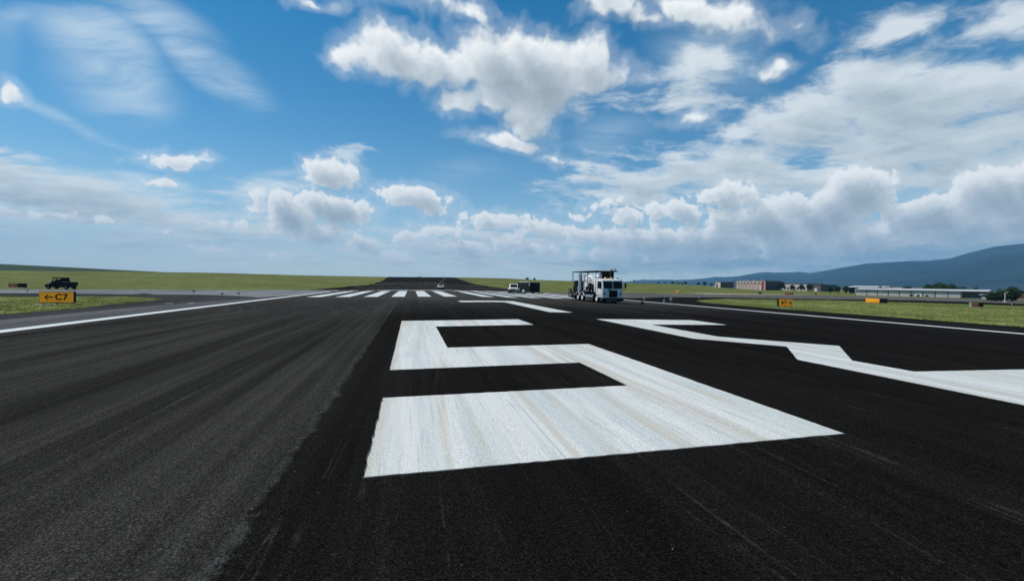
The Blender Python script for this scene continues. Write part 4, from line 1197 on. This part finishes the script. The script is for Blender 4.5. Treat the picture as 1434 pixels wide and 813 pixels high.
# the big terminal-side hangar: lit long wall, dark end wall
def big_hangar():
    p0, p1 = (268.8, 324.5), (257.7, 280.9)
    t, L = base('hangar', p0, p1, 'large pale hangar with red bands and a dark end wall, below the first mountain slope', 'hangar')
    H = 7.2; Dp = 11.6
    MB().box(0, L, 0, Dp, -.6, H, 0).build('wall', STUCCO, t, False)
    MB().box(-.3, L+.3, -.3, Dp+.3, H, H+.35).build('parapet', mat('parapet cap', (.44, .40, .36), .8), t, False)
    MB().box(L, L+.12, .0, Dp, .0, H-.05).build('end_wall', CORRD, t, False)  # the end wall's shade is put into this dark colour
    MB().box(.4, L-5, -.10, -.003, 4.6, 5.2).build('red_band', RED, t, False)
    MB().box(L-5.2, L-1.4, -.14, -.004, 0, H-.4).build('red_pier', RED, t, False)
    for k in range(6):
        d = MB().box(2.0+k*6.0, 6.6+k*6.0, -.16, -.005, 0, 4.2).build('hangar_door', PINKISH, t, False)
        q = MB()
        for j in range(5): q.box(2.0+k*6.0+.2+j*.9, 2.0+k*6.0+.28+j*.9, -.20, -.16, 0, 4.2)
        q.build('door_ribs', STUCCO, d, False)
    for k in range(7): MB().box(2.0+k*5.4, 4.6+k*5.4, -.12, -.004, 5.6, 6.4).build('window', WINDOW, t, False)
    for k in range(3): MB().box(L+.12, L+.25, 1.2+k*3.5, 3.8+k*3.5, 0, 3.4).build('end_door', SHADEDDOOR, t, False)
    for k in range(3): MB().box(6+k*12, 9+k*12, 5, 8, H+.35, H+1.4, .1).build('roof_unit', GREY, t)
big_hangar()
def office():
    p0, p1 = (286.8, 294.2), (289.5, 262.7)
    t, L = base('office_block', p0, p1, 'low long pale building right of the large hangar, brown at its right end', 'building')
    H = 5.6
    MB().box(0, L*.66, 0, 18, -.4, H).build('wall', STUCCO, t, False)
    MB().box(L*.66, L, .5, 17, -.4, H-.6).build('wing', BROWN, t, False)
    MB().box(-.2, L*.66+.2, -.25, 18.2, H, H+.3).build('roof', DARKROOF, t, False)
    MB().box(L*.66+.2, L+.2, .3, 17.2, H-.6, H-.35).build('wing_roof', DARKROOF, t, False)
    for k in range(7): 
        w = MB().box(1.2+k*2.8, 2.9+k*2.8, -.06, -.003, 1.2, 2.8).build('window', WINDOW, t, False)
        MB().box(1.1+k*2.8, 3.0+k*2.8, -.12, -.062, 1.08, 1.2).build('sill', CONC, w, False)
    MB().box(L*.3, L*.3+2.0, -.08, -.004, 0, 2.6).build('door', BROWN, t, False)
    MB().box(L*.84, L*.84+2.2, .42, .497, 0, 2.4).build('wing_door', LENS, t, False)
    MB().box(4, 6, 6, 8, H+.3, H+1.2, .05).build('roof_unit', GREY, t)
office()
def small_block():
    p0, p1 = (246.5, 323.2), (243.3, 313.0)
    t, L = base('maintenance_shed', p0, p1, 'small beige flat-roofed building left of the large hangar', 'building')
    MB().box(0, L, 0, 11, -.8, 4.6).build('wall', STUCCO, t, False)
    MB().box(-.15, L+.15, -.15, 11.15, 4.6, 4.85).build('roof', BROWN, t, False)
    MB().box(L, L+.1, .2, 10.8, .1, 4.5).build('side_face', BROWN, t, False)  # side wall covered in brown, darker than the front
    MB().box(2, 5, -.1, -.004, 0, 3.2).build('door', SHADEDDOOR, t, False)
    MB().box(-6, -.3, 1, 6, -.8, 1.4, .02).build('lean_to', ROOFW, t, False)
    MB().box(L+.1, L+.18, 3, 6, 1.2, 2.6).build('window', WINDOW, t, False)
small_block()
def white_roof():
    p0, p1 = (246.4, 205.6), (248.4, 186.9)
    t, L = base('open_shelter', p0, p1, 'white-roofed open shelter with a dark interior behind the long grey hangar', 'shelter')
    MB().prism([(-.6, 3.55), (-.5, 3.9), (6, 4.5), (12.5, 3.9), (12.6, 3.55)], -.5, L+.4, 'x').build('roof', ROOFW, t, False)
    MB().box(0, L, 11.8, 12, -.2, 3.55).box(0, .2, 0, 12, -.2, 3.55).box(L-.2, L, 0, 12, -.2, 3.55).build('wall', CORRD, t, False)
    for k in range(6): MB().box(k*(L-.3)/5, k*(L-.3)/5+.3, -.05, .25, -.2, 3.55).build('post', ROOFW, t, False)
white_roof()
def long_hangar():
    p0, p1, p2 = (171.7, 140.5), (184.2, 112.3), (183.9, 107.1)
    t, L = base('row_hangar', p0, p1, 'long low grey steel hangar with a pale roof across the right field', 'hangar')
    H = 2.35
    MB().box(0, L, 0, 12, -.2, H).build('wall', CORR, t, False)
    MB().prism([(-.5, H), (-.5, H+.14), (6, H+.75), (12.5, H+.14), (12.5, H)], -.3, L+6.6, 'x').build('roof', ROOFW, t, False)
    MB().box(L, L+6.3, 1.0, 12, -.2, H).build('end_bay', CORRD, t, False)  # section in shade, with that shade put into its dark colour
    n = 9
    for k in range(n):
        x0 = .4+k*(L-.4)/n; x1 = x0+(L-.4)/n-.35
        d = MB().box(x0, x1, -.07, -.004, 0, H-.22).build('bay_door', CORR, t, False)
        q = MB()
        j = x0+.1
        while j < x1-.1:
            q.box(j, j+.07, -.10, -.07, .02, H-.25); j += .32
        q.build('door_ribs', CORR, d, False)
        MB().box(x1+.06, x1+.26, -.09, -.004, -.1, H).build('bay_post', CORRD, t, False)
    MB().box(L*.60, L*.60+1.7, -.16, -.102, .1, 1.15).build('white_panel', WHITE, t, False)
    MB().box(-.02, L+6.3, -.55, -.48, H-.09, H+.05).build('gutter', CORRD, t, False)
long_hangar()
def brick_building():
    p0, p1 = (212.6, 113.1), (221.5, 97.0)
    t, L = base('brick_building', p0, p1, 'red brick building at the far right edge behind the bushes', 'building')
    MB().box(0, L, 0, 12, -.3, 2.75).build('wall', BRICK, t, False)
    MB().box(-.3, L+.3, -.3, 12.3, 2.75, 3.0).build('roof', DARKROOF, t, False)
    MB().box(1.9, 6, -.08, -.004, 0, 1.1).build('window', WINDOW, t, False)
    MB().box(9, 10.2, -.08, -.004, 0, 2.2).build('door', SHADEDDOOR, t, False)
brick_building()
def white_hut():
    p0, p1 = (178.0, 103.2), (179.0, 101.7)
    t, L = base('white_hut', p0, p1, 'tiny white hut with a flat overhanging roof beside the dark bushes', 'hut')
    MB().box(.15, L-.1, 0, 1.8, 0, 1.25).build('wall', WHITE, t, False)
    MB().box(-.35, L+.15, -.3, 2.0, 1.25, 1.62).build('roof', ROOFW, t, False)
    MB().box(.2, L-.15, -.02, -.003, .75, 1.2).build('opening', SHADEDDOOR, t, False)
white_hut()
def house(p0, p1, h, roofm, wallm, label, gable=False):
    t, L = base('house', p0, p1, label, 'house', 'houses beyond the long hangar')
    MB().box(0, L, 0, 8, -.3, h-1.1).build('wall', wallm, t, False)
    if gable: r = MB().prism([(-.3, h-1.1), (L/2, h+.35), (L+.3, h-1.1)], -.3, 8.3, 'y').build('roof', roofm, t, False)
    else: r = MB().prism([(-.4, h-1.1), (4, h+.25), (8.4, h-1.1)], -.3, L+.3, 'x').build('roof', roofm, t, False)
    MB().box(L*.7, L*.7+.6, 5, 5.6, h-.6, h+.7).build('chimney', BRICK, r, False)
    for k in range(2):
        w = MB().box(L*(.2+.42*k), L*(.2+.42*k)+1.0, -.05, -.003, .6, 1.7).build('window', WINDOW, t, False)
    MB().box(L*.48, L*.48+.8, -.05, -.003, 0, 1.8).build('door', BROWN, t, False)
ROOFP = mat('pinkish roof tiles', (.27, .19, .16), .9, var=.2, scale=1.5)
ROOFB = mat('brown roof tiles', (.17, .12, .10), .9, var=.25, scale=1.5)
house((232.0, 175.5), (234.2, 172.0), 3.6, ROOFW, STUCCO, 'white gabled house end just right of the white-roofed shelter', True)
house((242.3, 178.6), (245.2, 172.6), 3.6, ROOFP, STUCCO, 'house with pinkish roof between the white gable and the round tree')
house((246.4, 172.9), (248.4, 169.2), 3.5, ROOFB, PINKISH, 'brown-roofed house right of the round tree behind the grey hangar')
house((249.0, 169.0), (251.2, 164.2), 3.7, ROOFP, STUCCO, 'pale house with pink roof half behind the big green grove')

# ------------------------------------------------------------------ trees
def leaf_mat(name, a, b_):
    m, T, b = new_mat(name)
    p = posn(T)
    n = T.noise(p, 1.1, 4, 0.6); n2 = T.noise(p, .22, 2)
    c = T.mix(T.mr(n, .35, .65), a, b_)
    c = T.mulc(c, T.mr(n2, .3, .7, .75, 1.2))
    T.put(b.inputs['Base Color'], c); b.inputs['Roughness'].default_value = .8; b.inputs['Specular IOR Level'].default_value = .15
    return m
LEAF_D = leaf_mat('dark leaves', (.012, .024, .010), (.026, .042, .016))
LEAF_G = leaf_mat('green leaves', (.022, .050, .012), (.048, .088, .020))
LEAF_O = leaf_mat('olive leaves', (.030, .050, .020), (.055, .075, .030))
BARK = mat('bark', (.07, .05, .035), .95, var=.3)
def tree(x, y, w, h, label, leaves=LEAF_D, lobes=5, n=700, leaf=None, trunk=.22, name='tree', seed=0, group='trees along the far edge of the airfield'):
    rnd = random.Random(seed*97+int(x*13+y*7))
    t = empty(name, (x, y, ground(x, y)-.02), label, 'tree' if name == 'tree' else 'bush', rnd.uniform(0, 6.28), group)
    leaf = leaf or max(.16, .085*min(w, h))
    th = h*trunk
    tr = MB(); r0 = .035*h+.03
    tr.cyl((0, 0, -.1), (.02*h, 0, th), r0, r0*.75, 9)
    tr.cyl((.02*h, 0, th), (0, .01*h, h*.7), r0*.75, r0*.25, 8)
    L = []
    for k in range(lobes):
        a = 6.283*k/lobes+rnd.uniform(-.4, .4)
        rr = (.26+rnd.uniform(-.08, .06))*w
        cz = th+(h-th)*rnd.uniform(.28, .62)
        L.append(((rr*math.cos(a), rr*math.sin(a), cz), w*rnd.uniform(.20, .27), (h-th)*rnd.uniform(.22, .34)))
        tr.cyl((.02*h, 0, th*.9), (rr*math.cos(a)*.8, rr*math.sin(a)*.8, cz), r0*.45, r0*.15, 6)
    L.append(((0, 0, h-(h-th)*.30), w*.28, (h-th)*.30)); L.append(((0, 0, th+(h-th)*.42), w*.36, (h-th)*.40))
    tr.build('trunk', BARK, t)
    vs = []; fs = []
    tot = sum(q[1]*q[1]*q[2] for q in L)
    for (c, rw, rh) in L:
        k = int(n*rw*rw*rh/tot)+20
        for _ in range(k):
            d = Vector((rnd.gauss(0, 1), rnd.gauss(0, 1), rnd.gauss(0, 1))).normalized()
            q = rnd.random()**.40*(1+rnd.gauss(0, .10))
            p = Vector((c[0]+d.x*rw*q, c[1]+d.y*rw*q, c[2]+d.z*rh*q))
            if p.z < .05: continue
            e = Euler((rnd.uniform(0, 6.3), rnd.uniform(0, 6.3), rnd.uniform(0, 6.3))).to_matrix()
            s = leaf*rnd.uniform(.6, 1.35); i = len(vs)
            for (u, v) in ((-.5, -.3), (.1, -.5), (.55, .1), (0, .5)):
                o = e @ Vector((u*s, v*s, rnd.uniform(-.1, .1)*s)); vs.append(tuple(p+o))
            fs.append((i, i+1, i+2, i+3))
    me = bpy.data.meshes.new('crown'); me.from_pydata(vs, [], fs); me.update(); me.materials.append(leaves)
    o = bpy.data.objects.new('crown', me); COL.objects.link(o); o.parent = t
    return t
TREES = [
 (216.0, 362.4, 2.9, 2.0, 'lone low round tree on the horizon nearest the striping truck', {}),
 (221.2, 359.2, 2.6, 1.3, 'flat low bush second from the truck on the right horizon', dict(trunk=.1)),
 (226.5, 355.8, 4.2, 2.5, 'rounded tree at the left end of the low dark hedge on the horizon', dict(trunk=.12)),
 (230.4, 353.2, 6.2, 1.85, 'long low dark clump in the middle of the hedge on the horizon', dict(trunk=.06, lobes=8)),
 (233.6, 351.5, 2.6, 1.75, 'small clump closing the right end of the low hedge', dict(trunk=.1)),
 (235.8, 349.5, 2.8, 3.4, 'tall narrow dark tree right of the low hedge', dict(trunk=.08)),
 (244.5, 343.4, 3.8, 3.1, 'round dark tree left of the taller tree by the beige building', {}),
 (248.7, 340.3, 3.9, 4.0, 'taller round tree of the pair left of the beige building', {}),
 (253.2, 337.0, 3.2, 3.0, 'tree with visible trunk just left of the beige building', dict(trunk=.35)),
 (265.7, 327.0, 2.6, 3.3, 'small tree between the beige building and the large hangar', dict(trunk=.3)),
 (262.0, 270.0, 5.8, 6.7, 'big dark tree standing in front of the large hangar end wall', dict(n=900)),
 (267.5, 266.0, 4.6, 4.7, 'lower round tree before the pale wall, second of four', dict(n=800)),
 (271.5, 261.8, 4.6, 5.3, 'domed dark tree before the pale wall, third of four', dict(n=800)),
 (275.5, 258.6, 4.4, 5.2, 'dark tree before the brown wing, last of four', dict(n=800)),
 (184.2, 163.0, 2.9, 3.4, 'small dark tree furthest left of the trio by the white-roofed shelter', {}),
 (186.2, 160.7, 2.8, 3.9, 'taller slim tree in the middle of the trio by the shelter', {}),
 (188.1, 158.4, 3.3, 4.0, 'broad dark tree touching the white-roofed shelter', {}),
 (232.4, 176.8, 3.0, 4.6, 'bluish dark tree behind the right end of the shelter roof', dict(leaves=LEAF_O)),
 (237.7, 167.6, 4.5, 4.9, 'round green tree among the pink roofs behind the grey hangar', dict(leaves=LEAF_G, n=900)),
 (249.5, 149.3, 2.2, 3.8, 'small dark tree behind the dark end of the grey hangar, the left one', dict(trunk=.2)),
 (250.3, 147.0, 2.6, 4.8, 'taller spiky dark tree behind the dark end of the grey hangar', dict(trunk=.12)),
]
for i, (x, y, w, h, lab, kw) in enumerate(TREES):
    tree(x, y, w, h, lab, seed=i, **kw)
# the big green grove behind the hangar: separate crowns grown together
for i, (x, y, w, h, lab) in enumerate([
 (242.6, 161.5, 6.0, 5.8, 'left tree of the big green grove behind the grey hangar'),
 (244.4, 158.0, 7.5, 6.8, 'tallest middle tree of the big green grove behind the grey hangar'),
 (246.2, 154.2, 6.5, 6.0, 'broad tree right of the tallest one in the green grove'),
 (247.6, 150.8, 5.0, 4.7, 'lowest right-hand tree of the big green grove')]):
    tree(x, y, w, h, lab, LEAF_G, 7, 1500, .42, .1, seed=50+i, group='trees of the green grove')
for i, (x, y, w, h, lab, lv) in enumerate([
 (135.9, 76.6, 3.0, 2.25, 'low black-green bush at the left of the group by the brick building', LEAF_D),
 (138.2, 76.2, 3.4, 3.2, 'olive middle bush of the group left of the brick building', LEAF_O),
 (138.9, 74.4, 3.4, 3.95, 'tallest tree of the bush group left of the brick building', LEAF_G),
 (136.9, 73.3, 2.6, 2.85, 'dense dark bush right next to the brick building', LEAF_D)]):
    tree(x, y, w, h, lab, lv, 6, 1300, .26, .06, name='bush' if h < 3.5 else 'tree', seed=80+i, group='bushes by the brick building')
# weeds and stacked gear against the grey hangar
for i, (x, y, w, h, lab) in enumerate([
 (177.9, 124.2, 1.3, .9, 'dark weed clump right of the white panel on the grey hangar'),
 (178.7, 122.4, 1.1, 1.0, 'middle dark weed clump against the grey hangar doors'),
 (179.7, 120.2, 1.3, .85, 'right-hand dark weed clump against the grey hangar doors')]):
    tree(x, y, w, h, lab, LEAF_D, 4, 160, .16, .05, name='bush', seed=120+i, group='weed clumps against the grey hangar')

# ------------------------------------------------------------------ masts, poles, far little things
def pole(x, y, h, label, arms=1):
    t = empty('utility_pole', (x, y, ground(x, y)-.05), label, 'pole', R(30), 'poles along the horizon')
    MB().cyl((0, 0, 0), (0, 0, h), .16, .10, 8).build('mast', GREY, t)
    for k in range(arms):
        a = MB().box(-1.3, 1.3, -.08, .08, h-.6-k*.9, h-.45-k*.9).build('crossarm', GREY, t)
        MB().cyl((-1.1, 0, h-.45-k*.9), (-1.1, 0, h-.2-k*.9), .06, seg=6).cyl((1.1, 0, h-.45-k*.9), (1.1, 0, h-.2-k*.9), .06, seg=6).build('insulator', GREY, a)
pole(239.3, 429.9, 6.4, 'thin horizon pole nearest the truck, left of the low round tree')
pole(247.3, 425.3, 7.0, 'tall thin horizon pole just left of the lone round tree')
pole(256.5, 403.0, 5.6, 'short pole behind the low dark hedge')
pole(262.3, 392.1, 6.0, 'thin pole beside the tall narrow tree')
pole(271.4, 385.7, 5.8, 'thin pole between the narrow tree and the round pair')
def lattice(x, y, h, w, label, name, cat, plat=False):
    t = empty(name, (x, y, ground(x, y)-.05), label, cat, R(20))
    b = MB(); n = 7
    for sx in (-1, 1):
        for sy in (-1, 1): b.cyl((sx*w, sy*w, 0), (sx*w*.35, sy*w*.35, h), .10, .08, 6)
    for k in range(n):
        z0, z1 = h*k/n, h*(k+1)/n; a, c = w*(1-.65*k/n), w*(1-.65*(k+1)/n)
        for s in (-1, 1):
            b.cyl((-a, s*a, z0), (c, s*c, z1), .05, seg=5); b.cyl((s*a, -a, z0), (s*c, c, z1), .05, seg=5)
    b.build('lattice', GREY, t)
    if plat:
        MB().lathe([(.3, 0), (1.5, .25), (1.7, .9), (1.2, 1.6), (.3, 1.8)], (0, 0, h*.62), 14).build('drum', GREY, t)
    MB().cyl((0, 0, h), (0, 0, h*1.12), .06, seg=6).build('aerial', GREY, t)
lattice(278.1, 522.7, 6.0, .8, 'far mast with a dark bulging head on the horizon right of the truck', 'horizon_mast', 'mast', True)
lattice(293.4, 356.0, 9.6, .7, 'slim dark lattice tower left of the large hangar', 'lattice_tower', 'tower')
def cabinet(x, y, w, h, label):
    t = empty('equipment_cabinet', (x, y, ground(x, y)-.05), label, 'cabinet', R(-15), 'cabinets on the ridge')
    b = MB().box(-w/2, w/2, 0, 1.4, 0, h, .03).build('body', mat('grey-green cabinet', (.06, .085, .07), .7), t)
    MB().box(-w/2-.08, w/2+.08, -.08, 1.48, h, h+.08).build('roof', BARE, t)
    MB().box(-w*.3, w*.3, -.03, .0, .1, h*.85).build('door', mat('grey-green cabinet', (.06, .085, .07), .7), b)
cabinet(77.0, 314.2, 2.2, 1.35, 'wider grey-green cabinet on the ridge above the dark trailer')
cabinet(82.2, 312.8, 1.6, 1.4, 'narrower grey-green cabinet on the ridge, right of the wider one')
def crest_unit():
    t = empty('ridge_marker', (-1.9, 320, ground(-1.9, 320)+.03), 'tiny dark upright object on the crest of the far dark runway', 'marker')
    MB().box(-.45, .45, 0, .6, 0, .55, .05).box(-.2, .2, .1, .5, .55, .95, .04).build('body', BLACK, t)
    MB().cyl((0, .3, .9), (0, .3, 1.2), .05, seg=8).build('lamp', BARE, t)
crest_unit()
def post():
    t = empty('white_post', (132.4, 72.2, ground(132.4, 72.2)-.02), 'white post with a short arm standing in the dark bushes', 'post')
    MB().cyl((0, 0, 0), (0, 0, 2.3), .07, .06, 8).lathe([(.22, 0), (.22, .12), (.08, .16)], (0, 0, 0), 10).build('mast', WHITE, t)
    MB().tube([(0, 0, 2.28), (.3, -.45, 2.34)], .04).build('arm', WHITE, t)
post()
